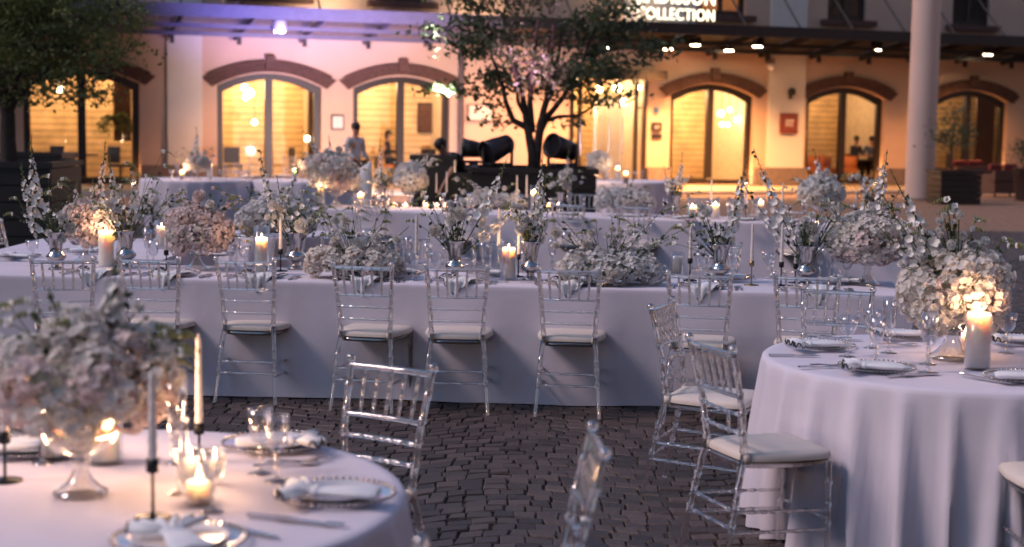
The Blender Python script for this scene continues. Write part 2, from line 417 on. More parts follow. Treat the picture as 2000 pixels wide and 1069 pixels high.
# window joinery
def arch_tube(t, W, y, r, spr, crn, n=20):
    return [(t+W/2*s, y, archz(s, spr, crn)) for s in np.linspace(-1, 1, n)]
for wi, (t, W) in enumerate(wins):
    fr = G()
    iw = .17; n = 20
    # outer frame band: flat ring 17 cm wide, 10 cm deep
    out = [(-1, .06)]+[(s, archz(s)) for s in np.linspace(-1, 1, n)]+[(1, .06)]
    def ring(off):
        P = []
        for s, z in out:
            P.append((t+s*(W/2-off), z-(off if z > 1 else 0)))
        return P
    A = ring(0.0); B = ring(iw); K = len(A)
    for y0, y1 in ((.16, .28),):
        V = [(p[0], y0, p[1]) for p in A]+[(p[0], y0, p[1]) for p in B]+[(p[0], y1, p[1]) for p in A]+[(p[0], y1, p[1]) for p in B]
        F = []
        for i in range(K-1):
            F += [(i, i+1, K+i+1, K+i), (2*K+i, 3*K+i, 3*K+i+1, 2*K+i+1), (K+i, K+i+1, 3*K+i+1, 3*K+i), (i, 2*K+i, 2*K+i+1, i+1)]
        fr.add(V, F)
    fr.box((t, .22, .13), (W-.02, .11, .14))
    win = fr.build('window', M['frame'], hotel, smooth=False)
    G().box((t, .215, (CRN+.2)/2-.03), (.20, .15, CRN-.36)).build('mullion', M['frame'], win, smooth=False)
    for sd_ in (-1, 1):
        xa = t+sd_*.10; xb = t+sd_*(W/2-iw); zz = []
        V = [(xa, .22, .20), (xb, .22, .20)]
        m_ = 8
        for i in range(m_+1):
            x_ = xb+(xa-xb)*i/m_; s = (x_-t)/(W/2); V.append((x_, .22, archz(s)-iw))
        G().add(V, [tuple(range(len(V)))]).build('pane', M['window_glass'], win, smooth=False)
    # brick arch, one voussoir after another
    va = G(); nb = 46
    for i in range(nb):
        s0 = -1.09+2.18*i/nb+.004; s1 = -1.09+2.18*(i+1)/nb-.004; jz = random.uniform(-.012, .012); pr = .10+random.uniform(-.01, .01)
        def pt(s, top):
            q = s*(W/2+.02); z = CRN+.04+(SPR-CRN-.02)*s*s
            nx = .24*s; return (t+q+nx*(1 if top else 0), z+(.25 if top else 0)*(1-.06*s*s))
        a, b, c, d = pt(s0, 0), pt(s1, 0), pt(s1, 1), pt(s0, 1)
        V = [(p[0], -pr, p[1]) for p in (a, b, c, d)]+[(p[0], .02, p[1]) for p in (a, b, c, d)]
        va.add(V, [(0, 1, 2, 3), (0, 4, 5, 1), (1, 5, 6, 2), (2, 6, 7, 3), (3, 7, 4, 0)])
    va.build('brick_arch', M['brick'], hotel, smooth=False, kind='stuff')
    cp = G(); cp.tube([(t+s*(W/2+.26), -.09, CRN+.315+(SPR-CRN-.05)*s*s) for s in np.linspace(-1, 1, 16)], .038, 6)
    cp.build('arch_moulding', M['brick'], hotel)
    G().box((t, -.10, CRN+.30), (.25, .16, .34)).build('keystone', M['brick'], hotel, smooth=False)
for t, W, lit in up:
    fr = G()
    for x_, w_ in ((t-W/2+.07, .14), (t+W/2-.07, .14), (t, .12)): fr.box((x_, .2, (UZ0+UZ1)/2), (w_, .1, UZ1-UZ0-.004))
    for z_ in (UZ0+.08, 5.95): fr.box((t, .2, z_), (W-.29, .09, .12))
    win = fr.build('window', M['frame'], hotel, smooth=False)
    for sd_ in (-1, 1):
        G().add([(t, .2, UZ0), (t+sd_*W/2, .2, UZ0), (t+sd_*W/2, .2, UZ1), (t, .2, UZ1)], [(0, 1, 2, 3)]).build('pane', M['window_glass'], win, smooth=False)
    G().box((t, -.08, UZ0-.09), (W+.5, .3, .17)).build('window_sill', M['brick'], hotel, smooth=False)
    G().box((t, 1.0, UZ0+1), (W+3.2, .04, 3.4)).build('room_curtain', M['wood'] if lit else M['darkcloth'], hotel, smooth=False)  # backing sheet; black stands in for the shade of an unlit room
    if lit: lamp('room_lamp', 'POINT', (t, .55, 6.6), 22, WARM, .1, hotel)
# pilasters, plinth, ledge, downpipe
for p0, p1 in ((326, 394), (1497, 1566)):
    a, b = fac(p0, 250)[0], fac(p1, 250)[0]
    G().box(((a+b)/2, -.06, 2.29), (b-a, .16, 3.44)).build('pilaster', M['plaster_pale'], hotel, smooth=False)
    G().box(((a+b)/2, -.06, 6.5), (b-a, .16, 4.9)).build('pilaster', M['plaster_pale'], hotel, smooth=False)
cur = T0
edges = sorted([(t-W/2, t+W/2) for t, W in wins]+[(ent[0], ent[1])])
for a, b in edges+[(T1, T1)]:
    if a-cur > .2: G().box(((cur+a)/2, -.08, .31), (a-cur-.04, .2, .5)).build('plinth', M['plinth'], hotel, smooth=False)
    cur = b
tp = fac(897, 250)[0]
G().tube([(tp, -.12, .1), (tp, -.12, 3.9)], .085, 10).build('downpipe', pmat('purple_grey_downpipe', (.07, .05, .06), .5), hotel)
# entrance: dark frame, sliding glass leaves, lintel
ea, eb, eh = ent; fr = G()
G().box(((ea+eb)/2, -.35, 3.19), (eb-ea+.5, .95, .27)).build('entrance_lintel', M['frame'], hotel, smooth=False)
ef = G()
for x_ in (ea+.06, eb-.06, ea+(eb-ea)*.13, ea+(eb-ea)*.86): ef.box((x_, .0, 1.55), (.10, .12, 2.98))
ed = ef.build('entrance_door', M['frame'], hotel, smooth=False)
for i in range(4):
    a = ea+(eb-ea)*(.13+.1825*i); G().add([(a+.02, .03, .08), (a+.16*(eb-ea), .03, .08), (a+.16*(eb-ea), .03, 3.02), (a+.02, .03, 3.02)], [(0, 1, 2, 3)]).build('pane', M['window_glass'], ed, smooth=False)
    G().tube([(a+.01, -.05, .9), (a+.01, -.05, 2.0)], .018, 8).build('handle', M['steel'], ed)
# the rooms behind the glass
RD = 3.4
rooms = [(T0, wins[1][0]-1.9), (wins[1][0]-1.9, (wins[1][0]+wins[2][0])/2), ((wins[1][0]+wins[2][0])/2, wins[2][0]+2.1),
         (wins[2][0]+2.1, wins[3][0]-1.75), (wins[3][0]-1.75, wins[3][0]+1.9), (wins[3][0]+1.9, wins[5][0]-2.2), (wins[5][0]-2.2, T1)]
for a, b in rooms:
    g = G(); g.box(((a+b)/2, RD/2+.4, .03), (b-a, RD, .05)); g.build('room_floor', M['roomfloor'], hotel, smooth=False)
    G().box(((a+b)/2, RD/2+.42, 3.62), (b-a, RD, .06)).build('room_ceiling', M['room'], hotel, smooth=False)
    G().box((b-.06, RD/2+.42, 1.85), (.10, RD, 3.6)).build('room_partition', M['room'], hotel, smooth=False)
    a_ = max(a, T0+2); b_ = min(b, T1-2); nz = 19; me = None
    for i in range(nz):
        hgt = 3.5/nz
        G().box(((a_+b_)/2, RD+.45+random.uniform(-.015, .015), .1+hgt*(i+.5)), (b_-a_-.04, .06, hgt-.016)).build('wood_plank', M['wood'], hotel, smooth=False)
    G().box(((a_+b_)/2, RD+.56, 1.8), (b_-a_, .03, 3.7)).build('room_back', M['frame'], hotel, smooth=False)
room_light = [(wins[0][0]-.7, 170), (wins[0][0]+.8, 150), (wins[1][0]-.3, 240), (wins[1][0]+.9, 120), (wins[2][0]-.4, 260), (wins[2][0]+.9, 60),
              ((ea+eb)/2, 420), (wins[3][0]-.7, 420), (wins[3][0]+.5, 160), (wins[4][0]-.2, 120), (wins[4][0]+.6, 70), (wins[5][0]-.7, 90), (wins[5][0]+.5, 60)]
for t, e in room_light:
    lamp('room_lamp', 'POINT', (t, 2.35, 2.85), e*.24, (1.0, .62, .32), .15, hotel)
# canopy: beams, glass bays, fascia, rods
CZ0, CZ1, CY = 3.93, 4.36, -3.2
def czz(y): return CZ0+(CZ1-CZ0)*(y/CY)
t = T0+.4; bi = 0
tcap = fac(905, 80)[0]
M['canopy_steel_violet_lit'] = pmat('violet_lit_canopy_steel', (.12, .11, .15), .45, .3)  # left canopy steel carries the violet wash in its colour, right stays dark
while t < T1-1:
    g = G(); g.bar((t, -.02, CZ0-.02), (t, CY, CZ1-.03), .09, .18); g.build('canopy_beam', M['canopy_steel_violet_lit'] if t < tcap else M['metal_dark'], hotel, smooth=False)
    g = G(); L_ = 1.72
    g.add([(t+.06, -.03, CZ0+.10), (t+L_-.06, -.03, CZ0+.10), (t+L_-.06, CY, CZ1+.09), (t+.06, CY, CZ1+.09),
           (t+.06, -.03, CZ0+.08), (t+L_-.06, -.03, CZ0+.08), (t+L_-.06, CY, CZ1+.07), (t+.06, CY, CZ1+.07)],
          [(0, 1, 2, 3), (7, 6, 5, 4), (0, 4, 5, 1), (2, 6, 7, 3), (1, 5, 6, 2), (3, 7, 4, 0)])
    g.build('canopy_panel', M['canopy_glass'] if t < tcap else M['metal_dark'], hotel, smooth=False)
    g = G(); g.box((t+.0, -.5, CZ0-.12), (.10, .10, .22)); g.build('canopy_bracket', M['metal_dark'], hotel, smooth=False)
    if bi % 2 == 0 or t > tcap:
        g = G(); g.tube([(t, -2.6, CZ1-.03), (t-.9*0, -.06, 6.6)], .028, 8); g.build('tie_rod', M['metal_dark'], hotel)
    t += L_; bi += 1
for y_ in (-1.1, -2.15):
    G().bar((T0, y_, czz(y_)-.16), (tcap, y_, czz(y_)-.16), .07, .10).build('canopy_purlin', M['canopy_steel_violet_lit'], hotel, smooth=False)
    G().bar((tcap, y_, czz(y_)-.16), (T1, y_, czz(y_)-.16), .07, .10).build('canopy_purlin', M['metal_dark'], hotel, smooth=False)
G().box(((T0+tcap)/2, CY-.05, CZ1+.0), (tcap-T0, .09, .30)).build('canopy_fascia', M['canopy_steel_violet_lit'], hotel, smooth=False)
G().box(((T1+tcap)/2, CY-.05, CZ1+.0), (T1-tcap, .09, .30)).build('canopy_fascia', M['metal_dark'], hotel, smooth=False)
# canopy downlights
def downlight(px, py, y, e, lab, white=False):
    d = ray(px, py); o = Vector((0, 0, EYE)); tt = (y-(o-FO).dot(Fn))/d.dot(Fn); p = o+d*tt
    r = thing('canopy_downlight', p, lab, 'lamp', 'lit downlights under the hotel canopy')
    top = czz(y)-.02-p.z
    G().lathe([(.17, .0), (.17, max(.26, top)), (.02, max(.262, top+.002))], 20).build('housing', M['lamp_white'] if white else M['metal_dark'], r)
    G().lathe([(.0001, -.012), (.125, -.012), (.125, -.004), (.0001, -.004)], 20).build('diffuser', M['lampglow'], r)
    if e: lamp('downlight_beam', 'SPOT', (0, 0, -.06), e*1.9, WARM, .12, r, (0, 0, -1), 128, .8)
dl = [(546, 62, -2.4, 150, 'white cylinder lamp under the violet lit canopy left of the centre tree', True),
      (1185, 92, -2.0, 260, 'canopy lamp glinting through the right side of the centre tree', False),
      (1305, 96, -1.6, 260, 'canopy lamp right of the tree, leftmost of the four close together', False),
      (1358, 88, -2.4, 260, 'canopy lamp just below the sign letters, second and highest of the close four', False),
      (1424, 99, -1.4, 260, 'canopy lamp above the arched window left of the red plaque, lowest of the close four', False),
      (1480, 91, -2.3, 260, 'canopy lamp above the plaster pilaster, rightmost of the close four', False),
      (1712, 98, -2.1, 190, 'lone canopy lamp just left of the white round column', False),
      (1930, 107, -1.6, 130, 'lone canopy lamp right of the white round column', False)]
for a in dl: downlight(*a)
for px_ in (985, 1080):  # extra wash lights added behind the tree, with no fixtures
    p_ = fac(px_, 90, -2)
    lamp('added_canopy_wash', 'SPOT', (p_[0], -2.0, 3.85), 150, WARM, .12, hotel, (0, 0, -1), 150, .8)
# small floods added on the canopy to brighten the upper wall
for px_, e_, lb_ in ((640, 60, 'added small flood lamp on the canopy left of the centre tree'), (930, 60, 'added small flood lamp on the canopy behind the centre tree'), (1225, 28, 'added small flood lamp on the canopy left of the sign letters')):
    t_f = fac(px_, 30)[0]; r = thing('added_canopy_flood', facw(t_f, -1.3, czz(-1.3)+.10), lb_, 'lamp', 'flood lamps added on the canopy roof', TH)
    G().box((0, 0, .06), (.22, .12, .12)).build('housing', M['metal_dark'], r, smooth=False); G().box((0, .064, .07), (.18, .006, .08)).build('diffuser', M['lampglow'], r, smooth=False)
    lamp('added_flood_beam', 'SPOT', (0, .08, .08), e_, (1.0, .72, .48), .06, r, (0, .9, 1.2), 130, .9)
# in-ground uplights washing the window reveals
for i, (px_, e) in enumerate(((1470, 40), (1727, 34), (1962, 26), (630, 26), (276, 18))):
    t_u = wins[[3, 4, 5, 1, 0][i]][0]+WIN[[3, 4, 5, 1, 0][i]][1]/2-.16
    r = thing('ground_uplight', facw(t_u, -.02+.10, .07), ['round ground light at the right foot of the arched window left of the red plaque', 'round ground light at the foot of the window left of the white column',
             'round ground light at the foot of the rightmost arched window', 'round ground light at the right foot of the arched window above the middle left flowers', 'round ground light at the right foot of the leftmost window'][i], 'lamp', 'ground lights at the window reveals', TH)
    G().lathe([(.055, -.012), (.055, .012), (.045, .016), (.0001, .014)], 14).build('lamp_ring', M['steel'], r)
    G().lathe([(.0001, .018), (.04, .018), (.04, .02), (.0001, .02)], 12).build('diffuser', M['lampglow'], r)
    lamp('uplight_beam', 'SPOT', (0, 0, .04), e, WARM, .03, r, (.05, .05, 1), 70, .7)
# sign on the canopy edge
def text_mesh(txt, size, depth, mt, name):
    c = bpy.data.curves.new(name, 'FONT'); c.body = txt; c.size = size; c.extrude = depth; c.align_x = 'LEFT'; c.space_character = 1.12; c.offset = 0.0
    o = bpy.data.objects.new(name, c); COL.objects.link(o); bpy.context.view_layer.update()
    me = bpy.data.meshes.new_from_object(o.evaluated_get(bpy.context.evaluated_depsgraph_get())); bpy.data.objects.remove(o)
    me.materials.clear(); me.materials.append(mt); me.name = name; return me
ys = CY+.1
ta, za = fac(1245, 36, ys); tb, _ = fac(1395, 36, ys); tl, zl = fac(1245, 15, ys)
sign = thing('hotel_sign', facw(ta, ys, 0), 'lit two line lettering sign standing on the edge of the hotel canopy', 'sign', rz=TH)
for txt, z, hgt in (('COLLECTION', za, .30), ('RADISSON', za+.42, .44)):
    me = text_mesh(txt, 1.0, .02, M['lettering'], 'letters')
    bb = np.array([v.co[:] for v in me.vertices]); wx = bb[:, 0].max()-bb[:, 0].min(); hy = bb[:, 1].max()-bb[:, 1].min(); x0_ = bb[:, 0].min(); y0_ = bb[:, 1].min()
    V = np.stack([(bb[:, 0]-x0_)*(tb-ta)/wx, -bb[:, 2], z+(bb[:, 1]-y0_)*hgt/hy], 1); me.vertices.foreach_set('co', V.ravel()); me.update()
    link('letters', me, sign)
tq, zq = fac(1228, 14, ys)
G().tube([(tq-ta+.33*math.cos(a), 0, za+.55+.33*math.sin(a)) for a in np.linspace(-2.3, -.2, 12)], .03, 6).build('emblem', M['lettering'], sign)
G().box(((tb-ta)/2, .06, za-.12), (tb-ta+.3, .05, .06)).build('sign_rail', M['metal_dark'], sign, smooth=False)
sa, sz = fac(1218, 48); sb, _ = fac(1357, 48)
G().box(((sa+sb)/2, -.05, 6.0), (sb-sa, .1, 3.6)).build('wall_panel', M['plaster_pale'], hotel, smooth=False)
# plaques
def plaque(px0, py0, px1, py1, name, mt, lab, cat='sign', mark=None, dep=.04):
    a, z1 = fac(px0, py0); b, z0 = fac(px1, py1)
    y = -.16 if px0 > 1495 and px0 < 1566 else -.02
    r = thing(name, facw((a+b)/2, y-.03, (z0+z1)/2), lab, cat, rz=TH)
    W, H = b-a, z1-z0
    G().box((0, 0, 0), (W, dep, H)).build('panel', mt, r, smooth=False)
    if mark: mark(r, W, H, -dep/2-.003)
    return r
def horse(r, W, H, y):
    g = G()
    for dx in (-.16, 0, .16): g.box((dx*W, y, -.02*H), (.07*W, .005, .26*H)); g.box((dx*W+.04*W, y, .14*H), (.16*W, .005, .07*H))
    g.build('emblem', M['signwhite'], r, smooth=False)
plaque(1518, 221, 1551, 261, 'wall_plaque', M['signred'], 'square dark red plaque with a pale emblem on the pilaster', mark=horse)
def bars(r, W, H, y):
    g = G(); [g.box((0, y, dz*H), (.5*W, .005, .07*H)) for dz in (-.2, .05)]; g.build('print', M['signwhite'], r, smooth=False)
plaque(1271, 239, 1291, 256, 'name_plate', M['stage'], 'upper black plate with a rounded top beside the entrance', mark=bars)
plaque(1271, 262, 1291, 270, 'name_plate', M['stage'], 'narrow lower black plate beside the entrance')
plaque(1276, 210, 1285, 221, 'name_plate', M['signblue'], 'small blue plate above the black plates')
def menu(r, W, H, y):
    G().box((0, y, 0), (W*.8, .004, H*.8)).build('sheet', M['plaster_pale'], r, smooth=False)
plaque(646, 224, 671, 254, 'display_case', M['planter'], 'thin framed notice case on the wall left of the waiter', 'notice', mark=menu)
plaque(910, 203, 965, 238, 'display_case', M['plinth'], 'grey framed notice on the wall behind the tree', 'notice', mark=menu)
for (px, py, lab, e) in ((1495, 128, 'small pale security camera under the canopy above the pilaster', 0), (1538, 182, 'small round wall lamp above the red plaque', 0)):
    t_c, z_c = fac(px, py); y_c = -.14
    if e == 0 and py < 150:
        r = thing('security_camera', facw(t_c, y_c-.2, z_c), lab, 'camera', rz=TH)
        G().box((0, .06, .12), (.16, .3, .16)).build('bracket', M['plinth'], r, smooth=False); G().ball((0, 0, -.04), .11, 12, 8).build('dome', M['lamp_white'], r)
    else:
        r = thing('wall_lamp', facw(t_c, y_c-.12, z_c), lab, 'lamp', rz=TH)
        G().ball((0, 0, .03), .12, 12, 8).build('shade', M['planter'], r); G().box((0, .07, -.1), (.07, .08, .16)).build('bracket', M['planter'], r, smooth=False)

# ================================================================== round column
pb = on_h(1795, 391)
col_ = thing('round_column', pb, 'tall white round column in front of the hotel canopy', 'column')
G().lathe([(.36, .0), (.355, 3), (.345, 6), (.34, 9.5)], 40).build('shaft', M['column'], col_)
G().lathe([(.37, 0), (.37, .05), (.362, .06)], 40).build('base_ring', M['plinth'], col_)

# ================================================================== foliage
def inst(base, F, P, Nn, sc, spin=None, rg=rng, up=None):
    """copies of a small mesh at points P, +Z turned to normals Nn"""
    k = len(P); Z = Nn/np.maximum(1e-9, np.linalg.norm(Nn, axis=1, keepdims=True))
    a = rg.normal(size=(k, 3)) if up is None else np.tile(up, (k, 1))+rg.normal(size=(k, 3))*.01
    X = np.cross(a, Z); X /= np.maximum(1e-9, np.linalg.norm(X, axis=1, keepdims=True)); Y = np.cross(Z, X)
    Rm = np.stack([X, Y, Z], 2)                     # columns
    V = np.einsum('kij,vj->kvi', Rm, base)*np.asarray(sc).reshape(-1, 1, 1)+P[:, None, :]
    return V.reshape(-1, 3), (F[None]+(np.arange(k)*len(base))[:, None, None]).reshape(-1, F.shape[1])
LEAF_V = np.array([(0, 0, 0), (.28, .45, .06), (0, 1, .02), (-.28, .45, .06)]); LEAF_F = np.array([(0, 1, 2, 3)])
def path(a, b, bend, n=7):
    a = Vector(a); b = Vector(b); bend = Vector(bend)
    return [a.lerp(b, i/(n-1))+bend*4*(i/(n-1))*(1-i/(n-1)) for i in range(n)]
def tree(base, h0, stems, clumps, leafmat, leaf, per, lab, seed, name='tree'):
    rg = np.random.default_rng(seed); root = thing(name, base, lab, 'tree')
    g = G()
    for pts, r0, r1 in stems: g.tube(pts, list(np.linspace(r0, r1, len(pts))), 8)
    g.build('trunk', M['bark'], root)
    br = G(); lv = G()
    for (c, r) in clumps:
        c = np.array(c); k = int(per*r[0]*r[1]*r[2]/.02)
        # sub-clumps spread through the volume, thinner toward the rim
        ns = max(5, int(14*r[0]))
        d = rg.normal(size=(ns, 3)); d /= np.linalg.norm(d, axis=1, keepdims=True); sub = c+d*(rg.random((ns, 1))**.45)*np.array(r)
        for s in sub:
            kk = max(12, k//ns); P = s+rg.normal(size=(kk, 3))*np.array([.15, .15, .065])*(.6+.7*rg.random())
            Nn = rg.normal(size=(kk, 3))*np.array([.8, .8, .5])+np.array([0, 0, .5])
            V, F = inst(LEAF_V, LEAF_F, P, Nn, leaf*(.6+.8*rg.random(kk)), rg=rg); lv.add(V, F)
            if rg.random() < .75:
                cc = Vector(c); br.tube(path(cc, s, (0, 0, -.06), 4), [.012, .009, .006, .003], 4, cap=False)
    br.build('branches', M['bark'], root, kind='stuff'); lv.build('crown', leafmat, root, smooth=False, kind='stuff')
    return root
def planter(c, rz, W, D, H, lab, soilz=-.1):
    r = thing('planter', c, lab, 'planter', rz=rz)
    for sx, sy, wx, wy in ((0, -1, W, .05), (0, 1, W, .05), (-1, 0, .05, D-.1), (1, 0, .05, D-.1)):
        n = 5
        for i in range(n):
            hh = (H-.08)/n; G().box((sx*(W/2-.025), sy*(D/2-.025), hh*(i+.5)), (wx, wy, hh-.014)).build('board', M['planter'], r, smooth=False)
    g = G(); t_ = .09
    for sx, sy, wx, wy in ((0, -1, W+.06, t_), (0, 1, W+.06, t_), (-1, 0, t_, D-.12), (1, 0, t_, D-.12)): g.box((sx*(W/2-.02), sy*(D/2-.02), H-.035), (wx, wy, .07))
    g.build('rim', M['planter'], r, smooth=False)
    G().box((0, 0, H-.16), (W-.12, D-.12, .06)).build('soil', M['soil'], r, smooth=False)
    return r
# centre tree
def PY(Y): return lambda px, py: on_y(px, py, Y)
YC = 22.0; W_ = PY(YC)
pbse = W_(1042, 326); HPL = pbse.z
cpl = Vector((W_(1042, 326).x, YC, 0))
planter(cpl, 0.0, 1.72, 1.6, HPL, 'dark board planter box under the centre tree')
tb_ = Vector((cpl.x, YC, HPL-.14))
def rel(px, py, dy=0): return (W_(px, py)+Vector((0, dy, 0)))-tb_
st = []
for (pts, r0, r1) in (([(1042, 340), (1040, 300), (1030, 250), (1020, 180), (1000, 90)], .085, .02), ([(1045, 335), (1052, 270), (1062, 215), (1085, 140), (1100, 60)], .075, .02),
                      ([(1030, 250), (1002, 235), (988, 200), (980, 160), (960, 110)], .05, .02), ([(1052, 262), (1072, 225), (1100, 190), (1135, 130), (1160, 60)], .05, .02),
                      ([(1058, 240), (1090, 228), (1130, 226), (1170, 200)], .035, .012), ([(1040, 260), (1035, 200), (1042, 120), (1050, 40)], .05, .02),
                      ([(1034, 240), (1012, 200), (1008, 150), (985, 80)], .035, .015), ([(1050, 250), (1070, 190), (1078, 120), (1080, 50)], .035, .015)):
    n = len(pts); st.append(([rel(p[0], p[1], .25*math.sin(i*1.3+r0*40)*(i/n)) for i, p in enumerate(pts)], r0, r1))
cl = []
for px, py, rx, rz_, dy in ((850, 62, .28, .12, -.2), (905, 78, .35, .16, .2), (890, 50, .3, .1, 0), (950, 105, .5, .16, -.3), (960, 60, .4, .2, .4), (915, 40, .35, .15, -.2), (1000, 140, .5, .14, .1),
                             (930, 170, .35, .10, -.2), (965, 165, .4, .13, .3), (1040, 120, .45, .16, -.4), (1010, 20, .3, .2, .5), (940, 12, .4, .2, 0), (1060, 170, .5, .14, .3), (1110, 130, .5, .15, -.2),
                             (1150, 100, .5, .15, .3), (1130, 165, .5, .13, -.3), (1190, 150, .45, .14, .2), (1220, 120, .4, .13, -.2), (1250, 95, .35, .12, .1), (1280, 85, .25, .1, 0), (1180, 60, .45, .2, 0),
                             (1140, 30, .4, .2, .4), (1190, 20, .4, .22, -.3), (1230, 45, .3, .15, .2), (1150, 195, .4, .10, 0), (1190, 200, .3, .10, .3), (1210, 185, .3, .08, -.2), (960, 205, .16, .16, 0),
                             (975, 235, .12, .12, .1), (1120, 235, .2, .10, 0), (1090, 60, .3, .14, .3), (1060, -15, .5, .2, 0), (980, -25, .5, .2, 0), (1150, -25, .5, .2, 0), (900, -10, .4, .2, 0), (1010, 75, .3, .12, .3)):
    cl.append((rel(px, py, dy)[:], (rx, rx*.9, rz_)))
ctree = tree(tb_, 0, st, cl, M['foliage2'], .085, 185, 'multi stemmed maple tree with layered dark crown standing in the centre planter', 5, 'maple_tree')
# left tree
YL = 20.5; W_ = PY(YL); HL = W_(60, 314).z; lpl = Vector((W_(38, 314).x, YL, 0))
planter(lpl+Vector((-.15, 0, 0)), 0, 1.55, 1.4, HL, 'dark board planter box at the left edge under the leafy tree')
planter(Vector((on_y(75, 298, 23.5).x, 23.5, 0)), 0, .9, .8, on_y(75, 298, 23.5).z, 'lower dark planter box standing behind the left planter')
tb_ = Vector((W_(18, 314).x, YL, HL-.14)); 
def rel(px, py, dy=0): return (W_(px, py)+Vector((0, dy, 0)))-tb_
st = [([rel(18, 322), rel(15, 270), rel(16, 225), rel(8, 190), rel(-5, 120)], .12, .07), ([rel(16, 225), rel(30, 195), rel(60, 165), rel(110, 120)], .06, .02), ([rel(10, 200), rel(-20, 150), rel(-60, 100)], .06, .03), ([rel(20, 205), rel(35, 150), rel(60, 70)], .05, .02)]
cl = []
rgx = random.Random(4)
for px, py, rx, rz_ in ((30, 20, .9, .35), (110, 30, .8, .3), (180, 40, .6, .28), (225, 20, .4, .2), (60, 90, .9, .3), (140, 95, .7, .28), (200, 90, .45, .22), (215, 130, .25, .12), (20, 140, .7, .22), (90, 150, .6, .2), (150, 155, .45, .16),
                        (30, 175, .35, .1), (90, 178, .25, .08), (120, 180, .2, .1), (185, 150, .2, .14), (-40, 60, .9, .4), (-40, 140, .6, .3), (50, -30, 1, .4), (160, -30, .8, .3), (240, 15, .3, .14), (235, 50, .2, .1), (250, 10, .18, .1), (190, 185, .1, .06), (160, 178, .14, .07), (230, 75, .16, .08), (40, 190, .12, .05)):
    for dy in (-.5, .4): cl.append((rel(px+rgx.uniform(-8, 8), py+rgx.uniform(-6, 6), dy+rgx.uniform(-.2, .2))[:], (rx, rx*.8, rz_)))
tree(tb_, 0, st, cl, M['foliage'], .062, 88, 'dense small leaved green tree overhanging the left corner', 6, 'leafy_tree')
# small tree silhouetted on the right, and its clipped neighbour
YR = 37.0; W_ = PY(YR); tb_ = Vector((W_(1860, 340).x, YR, .72))
def rel(px, py, dy=0): return (W_(px, py)+Vector((0, dy, 0)))-tb_
st = [([rel(1859, 342), rel(1858, 300), rel(1860, 270), rel(1866, 230)], .035, .015)]
cl = [(rel(*p)[:], r) for p, r in (((1866, 215), (.12, .12, .14)), ((1862, 240), (.3, .3, .16)), ((1850, 262), (.4, .35, .16)), ((1880, 258), (.3, .3, .2)), ((1842, 275), (.25, .25, .12)), ((1885, 280), (.2, .2, .12)), ((1858, 280), (.25, .25, .1)))]
tree(tb_, 0, st, cl, M['foliage2'], .085, 130, 'small dark potted tree seen against the rightmost arched window', 8, 'potted_tree')
planter(Vector((W_(1864, 340).x, YR, 0)), .1, 1.0, .9, .80, 'dark planter box at the foot of the white column on its right')
tb_ = on_h(1998, 392)
def rel2(px, py): return on_y(px, py, tb_.y)-tb_
tree(Vector((tb_.x, tb_.y, 0)), 0, [([(0, 0, .6), (0, 0, .95)], .04, .03)], [(rel2(2000, 298)[:], (.34, .34, .30)), (rel2(2000, 285)[:], (.25, .25, .2))], M['foliage2'], .06, 300, 'clipped round shrub in a pot at the right edge', 9, 'clipped_shrub')
pt_ = thing('plant_pot', Vector((tb_.x, tb_.y, 0)), 'tapered clay coloured pot under the clipped shrub at the right edge', 'pot')
G().lathe([(.19, .0), (.27, .78), (.29, .79), (.29, .84), (.25, .84), (.24, .78), (.0001, .78)], 24).build('pot_body', M['rattan'], pt_)
# lounge sofas by the column
def sofa(px, py, W, lab, rz=0, dp=.8):
    p = on_h(px, py); r = thing('lounge_sofa', p, lab, 'sofa', rz=rz)
    G().box((0, 0, .28), (W, dp, .34)).build('base', M['rattan'], r, smooth=False)
    G().box((0, -dp/2+.06, .55), (W, .12, .32)).build('backrest', M['rattan'], r, smooth=False)
    for s in (-1, 1): G().box((s*(W/2-.06), .06, .52), (.12, dp-.13, .16)).build('armrest', M['rattan'], r, smooth=False)
    for i in range(2):
        g = G().box(((i-.5)*(W/2-.1), .04, .78), (W/2-.16, .14, .2)); o = g.build('cushion', M['red'], r, smooth=False); bv = o.modifiers.new('b', 'BEVEL'); bv.width = .05; bv.segments = 3
    for sx in (-1, 1):
        for sy in (-1, 1): G().tube([(sx*(W/2-.1), sy*(dp/2-.1), 0.0), (sx*(W/2-.1), sy*(dp/2-.1), .12)], .025, 8).build('leg', M['black'], r)
    return r
sofa(1958, 384, 1.15, 'brown woven sofa with red cushions left of the clipped shrub', TH)
sofa(1888, 371, 1.3, 'shaded woven sofa with red cushions behind the dark planter box', TH)

# ================================================================== FLOWER MESHES
def petal(L, Wd, cup, nu=3, nv=3):
    V = []; 
    for i in range(nv+1):
        v = i/nv; wv = Wd*(.22+.9*math.sin(min(1, v*1.12)*PI*.72))*(1 if v < .99 else .72)
        for k_ in range(nu):
            u = (k_/(nu-1))*2-1; V.append((u*wv, L*(v-.06*u*u*v), cup*(v**1.5)+.22*L*v*abs(u)**2))
    F = [(i*nu+k_, i*nu+k_+1, (i+1)*nu+k_+1, (i+1)*nu+k_) for i in range(nv) for k_ in range(nu-1)]
    return np.array(V), np.array(F)
def rotz(V, a): c, s = math.cos(a), math.sin(a); return V @ np.array([[c, s, 0], [-s, c, 0], [0, 0, 1]])
def rotx(V, a): c, s = math.cos(a), math.sin(a); return V @ np.array([[1, 0, 0], [0, c, s], [0, -s, c]])
def cat(parts):
    V = []; F = []; n = 0
    for v, f in parts: V.append(v); F.append(np.array(f)+n); n += len(v)
    return np.concatenate(V), np.concatenate(F)
pv_, pf_ = petal(1.0, .52, .12, 3, 2)
